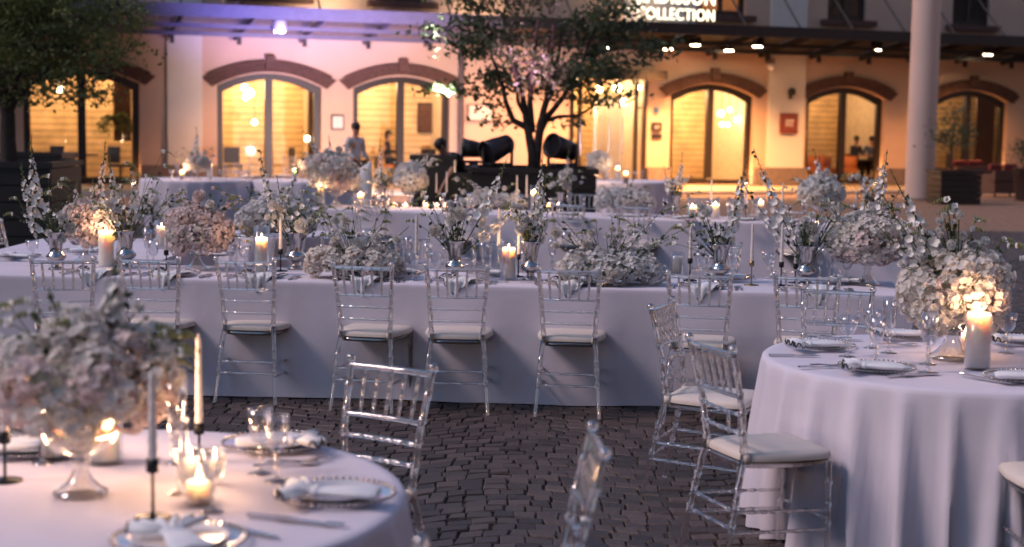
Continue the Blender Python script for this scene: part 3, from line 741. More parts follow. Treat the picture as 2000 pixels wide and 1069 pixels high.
FLORET = cat([(rotz(pv_*np.array([1, 1, 1])*(1+.1*(i % 2)), PI/2*i+.1)+np.array([0, 0, .02*i]), pf_) for i in range(4)])
pv5, pf5 = petal(1.0, .42, .45)
CUPF = cat([(rotz(pv5, 2*PI/5*i), pf5) for i in range(5)])
def rose_mesh():
    parts = []; rg = random.Random(2)
    for layer, (n, r, L, tilt) in enumerate(((3, .10, .75, 1.45), (4, .2, .8, 1.3), (5, .32, .85, 1.1), (5, .45, .85, .85), (6, .55, .8, .55), (6, .6, .75, .25))):
        v, f = petal(L, .42+.05*layer, .10-.05*layer, 5, 4)
        for i in range(n):
            a = 2*PI*i/n+layer*.7+rg.uniform(-.15, .15)
            V = rotx(v.copy(), tilt+rg.uniform(-.1, .1)); V = V+np.array([0, r*.4, -.05*layer]); parts.append((rotz(V, a), f))
    return cat(parts)
ROSE = rose_mesh(); ROSE = (ROSE[0]*np.array([1, 1, .7]), ROSE[1])
def hyd_mass(name, rx, ry, rz, n_heads, seed, fl=.0165, head=.066, zcut=-.7, mats=None, dens=78):
    rg = np.random.default_rng(seed); g = G()
    # flower heads spaced over the ellipsoid, florets over each head
    k = n_heads; i = np.arange(k)+.5; ph = np.arccos(1-2*i/k); th = PI*(1+5**.5)*i
    D = np.stack([np.cos(th)*np.sin(ph), np.sin(th)*np.sin(ph), np.cos(ph)], 1)+rg.normal(size=(k, 3))*.08
    D = D[D[:, 2] > zcut]; g.ball((0, 0, 0), 1, 14, 8, 1, (rx*.66, ry*.66, rz*.62))
    for d in D:
        c = d*np.array([rx, ry, rz])*(.80+.14*rg.random()); hr = head*(.75+.5*rg.random())
        nf = int(dens*(hr/head)**2); q = rg.normal(size=(nf, 3)); q /= np.linalg.norm(q, axis=1, keepdims=True)
        q = q[(q @ d) > -.35]
        P = c+q*hr*(.85+.25*rg.random((len(q), 1))); Nn = q+rg.normal(size=q.shape)*.28
        V, F = inst(FLORET[0], FLORET[1], P, Nn, fl*(.75+.5*rg.random(len(q))), rg=rg)
        g.add(V, F, 0 if rg.random() < .8 else 2)
        m_ = rg.integers(0, 3)
        if m_: V, F = inst(LEAF_V*1.0, LEAF_F, c+q[:m_]*hr*.8, q[:m_], np.full(m_, .05), rg=rg); g.add(V, F, 1)
    return g.mesh(name, mats or [M['petal'], M['core'], M['petal_pink']])
HYD = {}
def hyd(kind, v):
    key = (kind, v)
    if key not in HYD:
        pm = {'w': [M['petal'], M['core'], M['petal_pink']], 'c': [M['petal_cool'], M['core'], M['petal']], 'p': [M['petal_pink'], M['core'], M['petal']]}[kind]
        HYD[key] = hyd_mass('hydrangea_heads', .25, .25, .21, 54, 10+v, mats=pm)
    return HYD[key]
HYDL = {}
def hydlow(kind, v):
    key = (kind, v)
    if key not in HYDL:
        pm = {'w': [M['petal'], M['core'], M['petal_pink']], 'c': [M['petal_cool'], M['core'], M['petal']], 'p': [M['petal_pink'], M['core'], M['petal']]}[kind]
        HYDL[key] = hyd_mass('hydrangea_heads', .34, .17, .13, 58, 40+v, mats=pm, zcut=-.35)
    return HYDL[key]
def delph(g, base, tip, bend, rg, size=.020, start=.30, fl_mi=1):
    P = path(base, tip, bend, 14); g.tube(P, list(np.linspace(.0046, .0018, 14)), 5, 0)
    L = sum((P[i+1]-P[i]).length for i in range(13)); n = int(L*(1-start)/.0135)
    for i in range(n):
        f = start+(1-start)*i/n; x = f*13; k_ = min(12, int(x)); p = P[k_].lerp(P[k_+1], x-k_); tdir = (P[k_+1]-P[k_]).normalized()
        tt = (f-start)/(1-start); s = size*1.12*(1.15-.90*tt)*rg.uniform(.8, 1.15); a = i*2.4
        o = tdir.orthogonal().normalized(); o = (Matrix.Rotation(a, 3, tdir) @ o)
        if tt < .68 and rg.random() < .94:
            q = p+o*s*.75; V, F = inst(CUPF[0], CUPF[1], np.array([q[:]]), np.array([(o+tdir*.35)[:]]), [s]); g.add(V, F, fl_mi)
        else: g.ball((p+o*s*.7)[:], s*.34, 6, 4, 2 if tt > .7 else fl_mi, (1, 1, 1.3)); 
        if rg.random() < .22: V, F = inst(LEAF_V, LEAF_F, np.array([p[:]]), np.array([(tdir.cross(o))[:]]), [.035]); g.add(V, F, 3)
    for i in range(3):
        f = start*rg.uniform(.3, .9)*13; k_ = int(f); p = P[k_]; V, F = inst(LEAF_V, LEAF_F, np.array([p[:]]), rng.normal(size=(1, 3)), [.05]); g.add(V, F, 3)
FM = None
def flower_mats(kind):
    return [M['stem'], {'w': M['petal_warm'], 'c': M['petal'], 'p': M['petal_pink']}[kind], M['bud'], M['leaf']]
def freesia(g, base, tip, rg, hook=1):
    tip = Vector(tip); base = Vector(base); d = tip-base
    P = path(base, tip, (rg.uniform(-.02, .02), 0, .02), 8); g.tube(P, list(np.linspace(.003, .0013, 8)), 4, 0)
    sd_ = 1 if d.x > 0 else -1
    n = rg.randint(5, 8)
    for i in range(n):
        q = tip+Vector((sd_*hook*.011*i, rg.uniform(-.004, .004), .004*i-.0012*i*i)); s = .0095-.0008*i
        g.ball(q[:], max(.003, s), 6, 4, 2 if i > 1 or rg.random() < .4 else 1, (.7, .7, 1.5))
    if rg.random() < .6: V, F = inst(CUPF[0], CUPF[1], np.array([tip[:]]), np.array([(sd_*.4, -.5, .6)]), [.018]); g.add(V, F, 1)
    m_ = rg.randint(1, 3)
    for i in range(m_):
        p = base.lerp(tip, rg.uniform(.4, .9)); V, F = inst(LEAF_V, LEAF_F, np.array([p[:]]), np.array([(rg.uniform(-1, 1), -1, rg.uniform(-1, 1))]), [rg.uniform(.025, .045)]); g.add(V, F, 3)
        if rg.random() < .6: g.ball((p+Vector((rg.uniform(-.012, .012), 0, .01)))[:], .006, 6, 4, 2)
ROSEM = {}
def add_rose(root, base, p, s, kind, rg):
    if kind not in ROSEM:
        g = G(); g.add(ROSE[0]*np.array([1, 1, 1]), ROSE[1], 0); g.ball((0, 0, -.25), .3, 8, 5, 1); ROSEM[kind] = g.mesh('rose', [{'w': M['petal_warm'], 'c': M['petal'], 'p': M['petal_pink']}[kind], M['stem']])
    o = link('rose', ROSEM[kind], root, p, sc=s)
    dirv = Vector((rg.uniform(-.5, .5), -1, rg.uniform(.1, .9))); o.rotation_euler = dirv.to_track_quat('Z', 'Y').to_euler()
    g = G(); g.tube(path(base, Vector(p)-dirv.normalized()*s*.4, (0, 0, .01), 5), .003, 4, 0); g.build('stem', M['stem'], o).matrix_parent_inverse = Matrix.Identity(4)
    st_ = o.children[0]; # bring the stem, drawn in the arrangement's space, into the rose's space
    mi = o.matrix_basis.inverted(); st_.data.transform(mi)

URN = [(.052, 0), (.054, .008), (.046, .016), (.028, .026), (.024, .040), (.030, .052), (.054, .066), (.066, .083), (.066, .094), (.052, .110), (.041, .124), (.040, .135), (.044, .165), (.052, .205), (.062, .238), (.072, .252), (.0735, .255), (.069, .252), (.058, .236), (.047, .20), (.040, .165), (.034, .135), (.0001, .128)]
COMP = [(.075, 0), (.080, .006), (.078, .014), (.060, .024), (.036, .048), (.022, .078), (.018, .098), (.030, .104), (.030, .112), (.020, .118), (.028, .126), (.075, .142), (.105, .170), (.112, .190), (.106, .190), (.098, .172), (.06, .148), (.0001, .14)]
def lathe_mesh(name, prof, n, mt, flutes=0, famp=0):
    g = G(); g.lathe(prof, n); me = g.mesh(name, mt)
    return me
URN_ME = lathe_mesh('urn', URN, 28, M['silver']); 
gc = G(); 
for i in range(len(COMP)-1): pass
gc.lathe(COMP, 32); COMP_ME = gc.mesh('compote_bowl', M['cut_glass'])
vv = np.array([v.co[:] for v in COMP_ME.vertices]); an = np.arctan2(vv[:, 1], vv[:, 0]); fl_ = 1+.06*np.cos(an*16)*(vv[:, 2] < .08); vv[:, 0] *= fl_; vv[:, 1] *= fl_; COMP_ME.vertices.foreach_set('co', vv.ravel()); COMP_ME.update()

ARR = []
def arrangement(px, py, kind, label, col='w', ball=None, low=None, spikes=(), fre=(), roses=(), seed=1, group=None, h=.75, scale=1.0, at=None, bud=True, cat_='flowers', cup=.13):
    """px,py: foot on the table.  ball/low: (cx,cy,rx,rz) in photo pixels at the foot's depth"""
    B = on_h(px, py, h) if at is None else Vector(at); rg = random.Random(seed)
    q = lambda x, y, dy=0: on_y(x, y, B.y+dy)-B
    s = FPX/B.y
    root = thing('flower_arrangement', B, label, cat_, group)
    ex_ = random.Random(seed+500); spikes = list(spikes); fre = list(fre); roses = list(roses)
    for sp in list(spikes)[:1]: spikes.append((sp[0]+ex_.uniform(-26, 26), sp[1]+ex_.uniform(50, 95), (sp[2] if len(sp) > 2 else 0), (sp[3] if len(sp) > 3 else .02)*.95))
    for f_ in list(fre): fre.append((f_[0]+ex_.uniform(-16, 16), f_[1]+ex_.uniform(8, 38)))
    for r_0 in list(roses): roses.append((r_0[0]+ex_.uniform(-18, 18), r_0[1]+ex_.uniform(4, 26), r_0[2]*ex_.uniform(.5, .75)))
    roses = [(x_, y_, s_*ex_.uniform(.78, .92)*(.74 if seed in (24, 25) else 1)) for x_, y_, s_ in roses]
    if kind == 'urn':
        link('urn', URN_ME, root, sc=scale); mouth = Vector((0, 0, .235*scale)); neck = Vector((0, 0, .13*scale))
    elif kind == 'comp':
        link('compote_bowl', COMP_ME, root, sc=scale); mouth = neck = Vector((0, 0, .17*scale))
    else: mouth = neck = Vector((0, 0, .06))
    cen = None
    if ball:
        cx, cy, rx, rz_ = ball; cen = q(cx, cy); X, Z = rx/s, rz_/s
        o = link('hydrangea_heads', hyd(col, seed % 3), root, cen, seed*1.7, kind='stuff'); o.scale = (X/.285, X/.285, Z/.245)
    if low:
        cx, cy, rx, rz_ = low; cen = q(cx, cy); X, Z = rx/s, rz_/s
        o = link('hydrangea_heads', hydlow(col, seed % 2), root, cen, (seed % 2)*PI, kind='stuff'); o.scale = (X/.385, min(1.1, X/.385), Z/.165)
    bs = cen if cen is not None else mouth
    mt = flower_mats('w' if col != 'p' else 'p')
    for sp in spikes:
        tx, ty = sp[0], sp[1]; dy = rg.uniform(-.07, .07); b = (sp[2] if len(sp) > 2 else 0); sz = sp[3] if len(sp) > 3 else .020
        tip = q(tx, ty, dy); base = neck if kind == 'urn' and cen is None else bs+Vector((rg.uniform(-.04, .04), 0, 0))
        g = G(); delph(g, base, tip, Vector((b*.05, 0, .0)), rg, sz, .34 if cen is None else .25); g.build('delphinium_stalk', mt, root)
    for fx, fy in fre:
        tip = q(fx, fy, rg.uniform(-.09, .09)); base = neck if kind == 'urn' and cen is None else bs+Vector(((tip-bs).x*.25, 0, 0))
        g = G(); freesia(g, base, tip, rg); g.build('freesia_stem', mt, root)
    for rx_, ry_, rs in roses:
        p = q(rx_, ry_, -rg.uniform(.02, .09)); add_rose(root, neck if kind == 'urn' else bs, p, rs/s, 'w' if rg.random() < .7 else ('p' if col == 'p' else 'c'), rg)
    if kind == 'urn':          # leafy filling at the mouth
        g = G()
        for i in range(16):
            a = rg.uniform(0, 2*PI); tip = mouth+Vector((math.cos(a)*rg.uniform(.03, .10), math.sin(a)*.07, rg.uniform(.03, .20)))
            g.tube(path(neck, tip, (0, 0, .01), 4), .0022, 4, 0)
            for f in (.7, .85, 1): V, F = inst(LEAF_V, LEAF_F, np.array([neck.lerp(tip, f)[:]]), np.array([(rg.uniform(-1, 1), -1, rg.uniform(-1, 1))]), [rg.uniform(.022, .045)]); g.add(V, F, 3)
            if rg.random() < .5: V, F = inst(CUPF[0], CUPF[1], np.array([tip[:]]), np.array([(rg.uniform(-1, 1), -1, .7)]), [.02]); g.add(V, F, 1)
        g.build('filler_greens', mt, root, kind='stuff')
    ARR.append(root); return root

# ================================================================== CHAIR
def post(g, pts, r0, rings, n=10, r1=None, mi=0):
    """turned rod along a polyline: bulges at the given fractions"""
    P = [Vector(p) for p in pts]; Ls = [0]
    for i in range(len(P)-1): Ls.append(Ls[-1]+(P[i+1]-P[i]).length)
    T = Ls[-1]; r1 = r0 if r1 is None else r1
    def at_(s):
        for i in range(len(P)-1):
            if s <= Ls[i+1]+1e-9: return P[i].lerp(P[i+1], (s-Ls[i])/(Ls[i+1]-Ls[i]))
        return P[-1]
    st = [(s, 1.0) for s in Ls]+[(T*f, 1) for f in (.12, .37, .62, .87)]
    for f in rings:
        s = f*T; st += [(s-.011, 1), (s-.005, 1.26), (s+.005, 1.26), (s+.011, 1)]
    st = sorted([(max(0, min(T, s)), k_) for s, k_ in st]); o = []
    for s, k_ in st:
        if not o or s-o[-1][0] > .0015: o.append((s, k_))
    g.tube([at_(s) for s, _ in o], [(r0+(r1-r0)*s/T)*k_ for s, k_ in o], n, mi)
def make_chair():
    r = thing('chiavari_chair', (0, 0, 0), 'clear acrylic chair', 'chair')
    A = M['acrylic']
    for s in (-1, 1):
        g = G(); post(g, [(s*.195, .285, 0), (s*.165, .205, .40), (s*.155, .185, .47)], .0125, (.44, .62, .72), r1=.0145); g.build('rear_leg', A, r)
        g = G(); post(g, [(s*.155, .185, .47), (s*.168, .205, .66), (s*.185, .262, .895)], .0145, (.06, .22, .42, .60, .80), r1=.0130)
        g.ball((s*.186, .265, .908), .0185, 12, 8); g.build('back_post', A, r)
        g = G(); post(g, [(s*.187, -.190, 0), (s*.187, -.185, .44)], .0115, (.42, .60, .80), r1=.0145); g.build('front_leg', A, r)
    def bx(z): # x and y of the posts at height z
        P = [(.155, .185, .47), (.168, .205, .66), (.185, .262, .895)]
        for a, b in zip(P, P[1:]):
            if z <= b[2]: f = (z-a[2])/(b[2]-a[2]); return a[0]+(b[0]-a[0])*f, a[1]+(b[1]-a[1])*f
        return P[-1][:2]
    for z, rr in ((.885, .0115), (.715, .0095), (.640, .0085), (.565, .0085)):
        x, y = bx(z); g = G(); post(g, [(-x, y, z), (-x*.4, y+.012, z), (x*.4, y+.012, z), (x, y, z)], rr, (.1, .3, .5, .7, .9) if z < .7 else (), 8); g.build('back_rail', A, r)
    for i in range(5):
        f = (i-2)/3.0; xt, yt = bx(.885); xb_, yb = bx(.715)
        g = G(); post(g, [(f*xb_, yb+.010, .718), (f*xt, yt+.010, .884)], .0068, (.25, .5, .75), 8); g.build('spindle', A, r)
    for s in (-1, 1):
        for z in (.155, .235):
            g = G(); post(g, [(s*.187, -.188, z), (s*(.195-.03*z/.4), .285-.08*z/.4, z+.02)], .0070, (.2, .32, .44, .56, .68, .8), 8); g.build('stretcher', A, r)
    g = G(); post(g, [(-.187, -.188, .20), (.187, -.188, .20)], .0070, (.15, .5, .85), 8); g.build('stretcher', A, r)
    for z in (.19, .26): 
        x = .195-.03*z/.4; g = G(); post(g, [(-x, .285-.08*z/.4, z), (x, .285-.08*z/.4, z)], .0070, (.15, .5, .85), 8); g.build('stretcher', A, r)
    # seat frame and cushion
    def pad(z0, z1, inset, dome, nm, mts, split=None):
        g = G(); n = 40; rings = []
        def outline(k_, z, zb=None):
            P = []
            for i in range(n):
                a = 2*PI*i/n; c, s_ = math.cos(a), math.sin(a); e = .32
                X = abs(c)**e*(1 if c > 0 else -1); Y = abs(s_)**e*(1 if s_ > 0 else -1)
                wx = (.205 if Y < 0 else .205-.035*Y)-inset; P.append((X*wx*k_, (Y*.203*k_)-.01, z))
            return P
        prof = [(.97, z0), (1, z0+.006), (1.0, (z0+z1)/2), (.985, z1-.008), (.95, z1), (.7, z1+dome*.7), (.35, z1+dome), (.02, z1+dome)]
        if dome == 0: prof = [(.9, z0), (1, z0+.002), (1, z1-.002), (.9, z1)]
        V = sum([outline(k_, z) for k_, z in prof], []); K = len(prof)
        lo = [(i*n+j_, i*n+(j_+1) % n, (i+1)*n+(j_+1) % n, (i+1)*n+j_) for i in range(K-1) for j_ in range(n)]
        g.add(V, lo[:n] if split else lo, 1 if split else 0)
        if split: g.add(V, lo[n:], 0)
        g.add(V[:n], [tuple(range(n))[::-1]], 1 if split else 0); g.add(V[-n:], [tuple(range(n))], 0)
        return g.build(nm, mts, r)
    pad(.422, .446, .012, 0, 'seat_frame', [A])
    pad(.447, .482, -.006, .012, 'seat_cushion', [M['cushion'], M['cushion_under']], True)
    for s in (-1, 1):
        G().box((s*.155, .178, .463), (.036, .03, .040)).build('cushion_tie', M['cushion'], r)
    return freeze(r)
CHAIR = make_chair()
CG = 'clear acrylic chairs at the banquet tables'
def chair_at(p, rz, label): return place(CHAIR, p, rz, label, CG)
def chair_fin(a, b, label, flip=False):
    """a,b: photo pixels of the left and right finial (height 0.92)"""
    A_ = on_h(*a, .915); B_ = on_h(*b, .915); d = (B_-A_); mid = (A_+B_)/2; ang = math.atan2(d.y, d.x)
    if not flip: ang += PI                                # flip: the chair's front faces the camera
    back = Vector((-math.sin(ang), math.cos(ang), 0))    # local +y
    base = mid-back*.265; base.z = 0
    return chair_at(base, ang, label)

# ================================================================== TABLES
n0 = on_h(0, 536, .75); n1 = on_h(1480, 570, .75); e1 = (n1-n0).normalized(); A1 = math.atan2(e1.y, e1.x)
def long_cloth(name, p0, ang, L, Wd, label, group, h=.75, seed=1):
    """cloth over a long table: p0 the near left corner"""
    rg = random.Random(seed); g = G(); nx = int(L/.05); r_ = .018
    prof = []                                    # across the table (y, z): near drop, top, far drop
    for i in range(13): prof.append(('n', i/12))
    rows = []
    ph = [rg.uniform(0, 6) for _ in range(8)]
    def wob(x, z): 
        d = (h-z)/h
        return d*(.026*math.sin(x*3.1+ph[0])+.022*math.sin(x*7.3+ph[1])*(.5+.5*math.sin(x*.9+ph[4]))+.014*math.sin(x*1.3+ph[2])*d)+.0025*math.sin(x*19+z*9+ph[5])*d-.004*max(0, 1-abs(((x+.31) % .62)-.31)/.02)*(.3+d)+d*d*.03
    zs = [.006, .06, .14, .24, .34, .44, .54, .62, .68, .715, .735]
    nV = len(zs)+1+7+1+len(zs)
    V = []
    for i in range(nx+1):
        x = L*i/nx
        col = [(x, -wob(x, z), z) for z in zs]+[(x, .004, .747)]
        for k_ in range(7): y = .018+(Wd-.036)*k_/6; col.append((x, y, .75+.0012*math.sin(x*5+y*4)))
        col += [(x, Wd-.004, .747)]+[(x, Wd+wob(x+4, z), z) for z in zs[::-1]]
        V += col
    q = [(i*nV+k_, (i+1)*nV+k_, (i+1)*nV+k_+1, i*nV+k_+1) for i in range(nx) for k_ in range(nV-1)]
    g.add(V, q)
    for sx, x in ((-1, 0.0), (1, L)):            # end drops
        ny = 14; VV = []
        for k_ in range(ny+1):
            y = Wd*k_/ny
            for z in zs+[.7475]: d = (h-z)/h; VV.append((x+sx*(d*.02+.012*d*math.sin(y*9+ph[3])*(math.sin(PI*k_/ny))), y+(k_/ny-.5)*2*d*.02, z))
        m_ = len(zs)+1; F = [(k_*m_+a, (k_+1)*m_+a, (k_+1)*m_+a+1, k_*m_+a+1) for k_ in range(ny) for a in range(m_-1)]
        g.add(VV, F if sx > 0 else [f[::-1] for f in F])
    o = g.build(name, M['cloth'], None); o.location = (p0.x, p0.y, 0); o.rotation_euler = (0, 0, ang); tag(o, label, 'tablecloth', group)
    t = thing('banquet_table', (p0.x, p0.y, 0), label.replace('white cloth', 'folding table hidden').replace('cloth', 'table'), 'table', None, ang)
    G().box((L/2, Wd/2, .722), (L-.08, Wd-.08, .03)).build('tabletop', M['wood'], t, smooth=False)
    for sx in (.2, L-.2):
        for sy in (.12, Wd-.12): G().tube([(sx, sy, .003), (sx, sy, .705)], .02, 8).build('leg', M['black'], t)
    return o
def round_cloth(c, r, label, seed=1, nf=26, h=.75, amp=.085, group='round tablecloths'):
    rg = random.Random(seed); n = nf*9; g = G(); V = []
    fo = [rg.uniform(.5, 1.2) for _ in range(nf)]; phs = [rg.uniform(-.4, .4) for _ in range(nf)]
    rr = [(0.02, h), (r*.4, h), (r*.8, h), (r*.96, h), (r*.988, h-.002), (r*.999, h-.010), (r+.004, h-.028), (r+.008, h-.07), (r+.012, h-.13), (r+.02, h-.22), (r+.028, h-.33), (r+.036, h-.46), (r+.042, h-.6), (r+.046, .012)]
    for R_, z in rr:
        d = max(0, (h-z)/h)
        for j_ in range(n):
            a = 2*PI*j_/n; f = a/(2*PI)*nf; k_ = int(f) % nf; s = f-int(f)
            cc_ = .5+.5*math.cos((s+phs[k_]*d)*2*PI); wv = (cc_**2.8-.30)*fo[k_]
            rad = R_+amp*wv*(d**.8)*1.3 if d > .02 else R_+0.0008*math.sin(a*9)
            V.append((rad*math.cos(a), rad*math.sin(a), z))
    K = len(rr); F = [(i*n+j_, i*n+(j_+1) % n, (i+1)*n+(j_+1) % n, (i+1)*n+j_) for i in range(K-1) for j_ in range(n)]
    g.add(V, [f[::-1] for f in F]); g.add(V[:n], [tuple(range(n))])
    o = g.build('tablecloth', M['cloth'], None); o.location = (c.x, c.y, 0); tag(o, label, 'tablecloth', group)
    t = thing('round_table', (c.x, c.y, 0), label.replace('white cloth', 'round folding table hidden').replace('cloth', 'table'), 'table')
    G().lathe([(.0001, .71), (r-.06, .71), (r-.05, .735), (.0001, .735)], 40).build('tabletop', M['wood'], t)
    for i in range(4):
        a = PI/4+i*PI/2; G().tube([(r*.6*math.cos(a), r*.6*math.sin(a), .003), (r*.6*math.cos(a), r*.6*math.sin(a), .708)], .018, 8).build('leg', M['black'], t)
    return o
def row1(px, py): return on_h(px, py, .75)
LG = 'white cloths on the long tables'
P1 = n0-e1*.9; P1.z = 0
rend = on_h(1757, 560, .75); L1 = (rend-P1).dot(e1)
long_cloth('tablecloth', P1, A1, L1, .88, 'white cloth on the sharp front long table behind the row of clear chairs', LG, seed=1)
c_ = e1.copy(); nrm = Vector((-e1.y, e1.x, 0))
# the table that runs back from the left end of the front one
side0 = on_h(-40, 490, .75); 
long_cloth('tablecloth', Vector((-3.95, 10.95, 0)), 0.0, 1.42, 2.1, 'white cloth on the table running back behind the front table at far left', LG, seed=2)
a2 = on_h(850, 415, .75); b2 = on_h(1400, 432, .75); e2 = (b2-a2).normalized(); A2 = math.atan2(e2.y, e2.x)
P2 = a2+e2*((on_h(600, 407, .75)-a2).dot(e2)); P2.z = 0; L2 = (on_h(1775, 442, .75)-P2).dot(e2)
long_cloth('tablecloth', P2, A2, L2, .9, 'white cloth on the second long table, blurred behind the front one', LG, seed=3)
CR = on_h(1870, 703, .75); CLf = on_h(158, 962, .75); RR, RL = .86, .885
round_cloth(CR, RR, 'white cloth with deep folds on the round table at the right', 4, 27)
round_cloth(CLf, RL, 'white cloth on the blurred round table in the left foreground', 5, 27)
c3 = on_h(545, 455, .75); round_cloth(c3, .5, 'white cloth on the small round table under the blue white hydrangeas', 6, 16)
c4 = on_h(385, 350, .75); round_cloth(c4, .95, 'white cloth on the distant round table before the pilaster at left', 7, 20)
c5 = on_h(600, 352, .75); round_cloth(c5, .95, 'white cloth on the distant round table before the second arched window', 8, 20)
c6 = on_h(1218, 353, .75); round_cloth(c6, .92, 'white cloth on the distant candle covered table before the entrance', 9, 20)

# ------------------------------------------------------------------ chairs
for a, b, lb in (((64, 503), (180, 503), 'clear chair partly hidden by the blurred foreground bouquet, leftmost along the front table'),
                 ((236, 501), (345, 503), 'clear chair behind the tall foreground flowers, second from left along the front table'),
                 ((421, 503), (537, 506), 'third clear chair from left at the front table, before the lit glass cylinder'),
                 ((647, 512), (768, 516), 'clear chair before the left low hydrangea bed, fourth from left along the front table'),
                 ((832, 517), (954, 519), 'clear chair at the front table, before the vase with the big open rose'),
                 ((1051, 521), (1174, 524), 'clear chair before the right low hydrangea bed at the front table'),
                 ((1304, 530), (1430, 534), 'clear chair at the front table, seen behind the angled chair of the right round table'),
                 ((1514, 533), (1640, 538), 'rearmost overlapping clear chair before the leaning white stalks at the front table'),
                 ((1568, 558), (1706, 564), 'clear chair facing the camera between the front table and the right round table')):
    if 'facing the camera' in lb: chair_fin(a, b, lb, True)
    else: chair_fin(a, b, lb)
chair_fin((1271, 597), (1313, 582), 'clear chair seen almost side on, second chair left of the right round table', True)
chair_fin((1338, 652), (1441, 682), 'nearest clear chair with wide cream seat drawn up left of the right round table')
chair_fin((685, 696), (848, 716), 'blurred clear chair beside the right edge of the left round table', True)
chair_fin((1156, 826), (1182, 884), 'blurred clear chair cut off at the bottom centre, seen edge on', True)
chair_fin((560, 1120), (805, 1058), 'clear chair at the bottom left of centre showing only its top knob')
chair_at((2.1, 5.72, 0), PI-.1, 'clear chair at the right edge of the photo showing only its pale seat')
# far side of the front table
for a, b, lb in (((-60, 438), (27, 424), 'clear chair at the far left edge behind the flowers'),
                 ((620, 455), (728, 459), 'clear chair across the front table behind the left low hydrangea bed'),
                 ((735, 462), (842, 463), 'clear chair across the front table behind the goblets left of the rose vase'),
                 ((921, 467), (1028, 469), 'clear chair across the front table behind the twisted candle and glass cylinder'),
                 ((1345, 473), (1449, 476), 'clear chair across the front table behind the vase with the right leaning stalk'),
                 ((500, 452), (600, 455), 'clear chair across the front table behind the lit glass cylinder')):
    chair_fin(a, b, lb, True)
# second long table, near side then far side
for a, b, lb in (((693, 385), (757, 386), 'blurred clear chair at the second table below the lit candle at its left'),
                 ((862, 389), (924, 391), 'blurred clear chair at the second table below the pair of tapers'),
                 ((1077, 396), (1140, 398), 'blurred clear chair at the second table left of the right blurred hydrangea bed'),
                 ((1206, 400), (1268, 402), 'blurred clear chair at the second table before the right blurred hydrangea bed'),
                 ((1508, 408), (1572, 411), 'blurred clear chair at the second table below the large white hydrangea globe')):
    chair_fin(a, b, lb)
for a, b, lb in (((1004, 377), (1060, 378), 'blurred clear chair on the far side of the second table by the lit glass cylinder'),
                 ((1112, 376), (1172, 377), 'blurred clear chair on the far side of the second table before the planter'),
                 ((1345, 384), (1402, 386), 'blurred clear chair on the far side of the second table before the lit pavement'),
                 ((1425, 386), (1480, 388), 'blurred clear chair on the far side of the second table right of the tapers')):
    chair_fin(a, b, lb, True)
for a, b, lb in (((452, 318), (496, 319), 'distant clear chair between the two left round tables, before the window'),
                 ((478, 306), (522, 307), 'distant clear chair farthest back below the middle of the second arched window'),
                 ((545, 305), (588, 306), 'distant clear chair behind the second distant round table'),
                 ((440, 332), (486, 333), 'distant clear chair at the right of the leftmost distant round table')):
    chair_fin(a, b, lb, True)

# ================================================================== TABLEWARE
def goblet(kind):
    r = thing({'wine': 'wine_goblet', 'flute': 'flute_glass', 'tall': 'water_goblet', 'votive': 'votive_cup'}[kind], (0, 0, 0), '', 'glass')
    if kind == 'wine': bowl = [(.006, .088), (.020, .094), (.030, .108), (.037, .130), (.041, .165), (.0395, .165), (.035, .131), (.028, .110), (.018, .098), (.0001, .094)]; sh = .088; ft = .034
    if kind == 'tall': bowl = [(.006, .085), (.018, .090), (.026, .104), (.031, .135), (.036, .190), (.0345, .190), (.029, .136), (.024, .107), (.016, .096), (.0001, .092)]; sh = .085; ft = .034
    if kind == 'flute': bowl = [(.006, .085), (.016, .092), (.022, .108), (.025, .150), (.0285, .212), (.027, .212), (.0235, .15), (.020, .112), (.013, .098), (.0001, .094)]; sh = .085; ft = .031
    g = G(); g.lathe(bowl, 20); g.build('bowl', M['goblet_glass'], r)
    g = G(); g.lathe([(ft, 0), (ft, .003), (.012, .008), (.006, .016), (.0055, .03), (.009, .034), (.009, .038), (.0055, .042), (.0055, .056), (.010, .060), (.010, .065), (.0055, .069), (.006, sh)], 14); g.build('stem', M['cut_glass'], r)
    return freeze(r)
GW, GT, GF = goblet('wine'), goblet('tall'), goblet('flute')
def glass(kind, px, py, label, h=.75, sc=1):
    return place({'w': GW, 't': GT, 'f': GF}[kind], on_h(px, py, h), random.uniform(0, 6), label, 'stemmed glasses set on the tables', sc=sc)
def make_plate():
    r = thing('charger_plate', (0, 0, 0), '', 'plate')
    G().lathe([(.09, .003), (.13, .006), (.158, .013), (.160, .015), (.157, .0165), (.128, .010), (.09, .007), (.0001, .007)], 44).build('plate_body', M['glass'], r)
    g = G(); n = 52
    for i in range(n):
        a = 2*PI*i/n; g.ball((.160*math.cos(a), .160*math.sin(a), .0165), .0062, 6, 4)
    g.build('beaded_rim', M['silver'], r)
    G().lathe([(.075, .0085), (.10, .0105), (.118, .020), (.120, .022), (.117, .0225), (.098, .014), (.0001, .0125)], 40).build('porcelain_dish', pm_ if (pm_ := M.get('porc')) else M.setdefault('porc', pmat('white_porcelain', (.72, .72, .74), .2, var=.02)), r)
    return freeze(r)
PLATE = make_plate()
def plate(px, py, label, h=.75, p=None): return place(PLATE, p or on_h(px, py, h), random.uniform(0, 6), label, 'beaded glass charger plates')
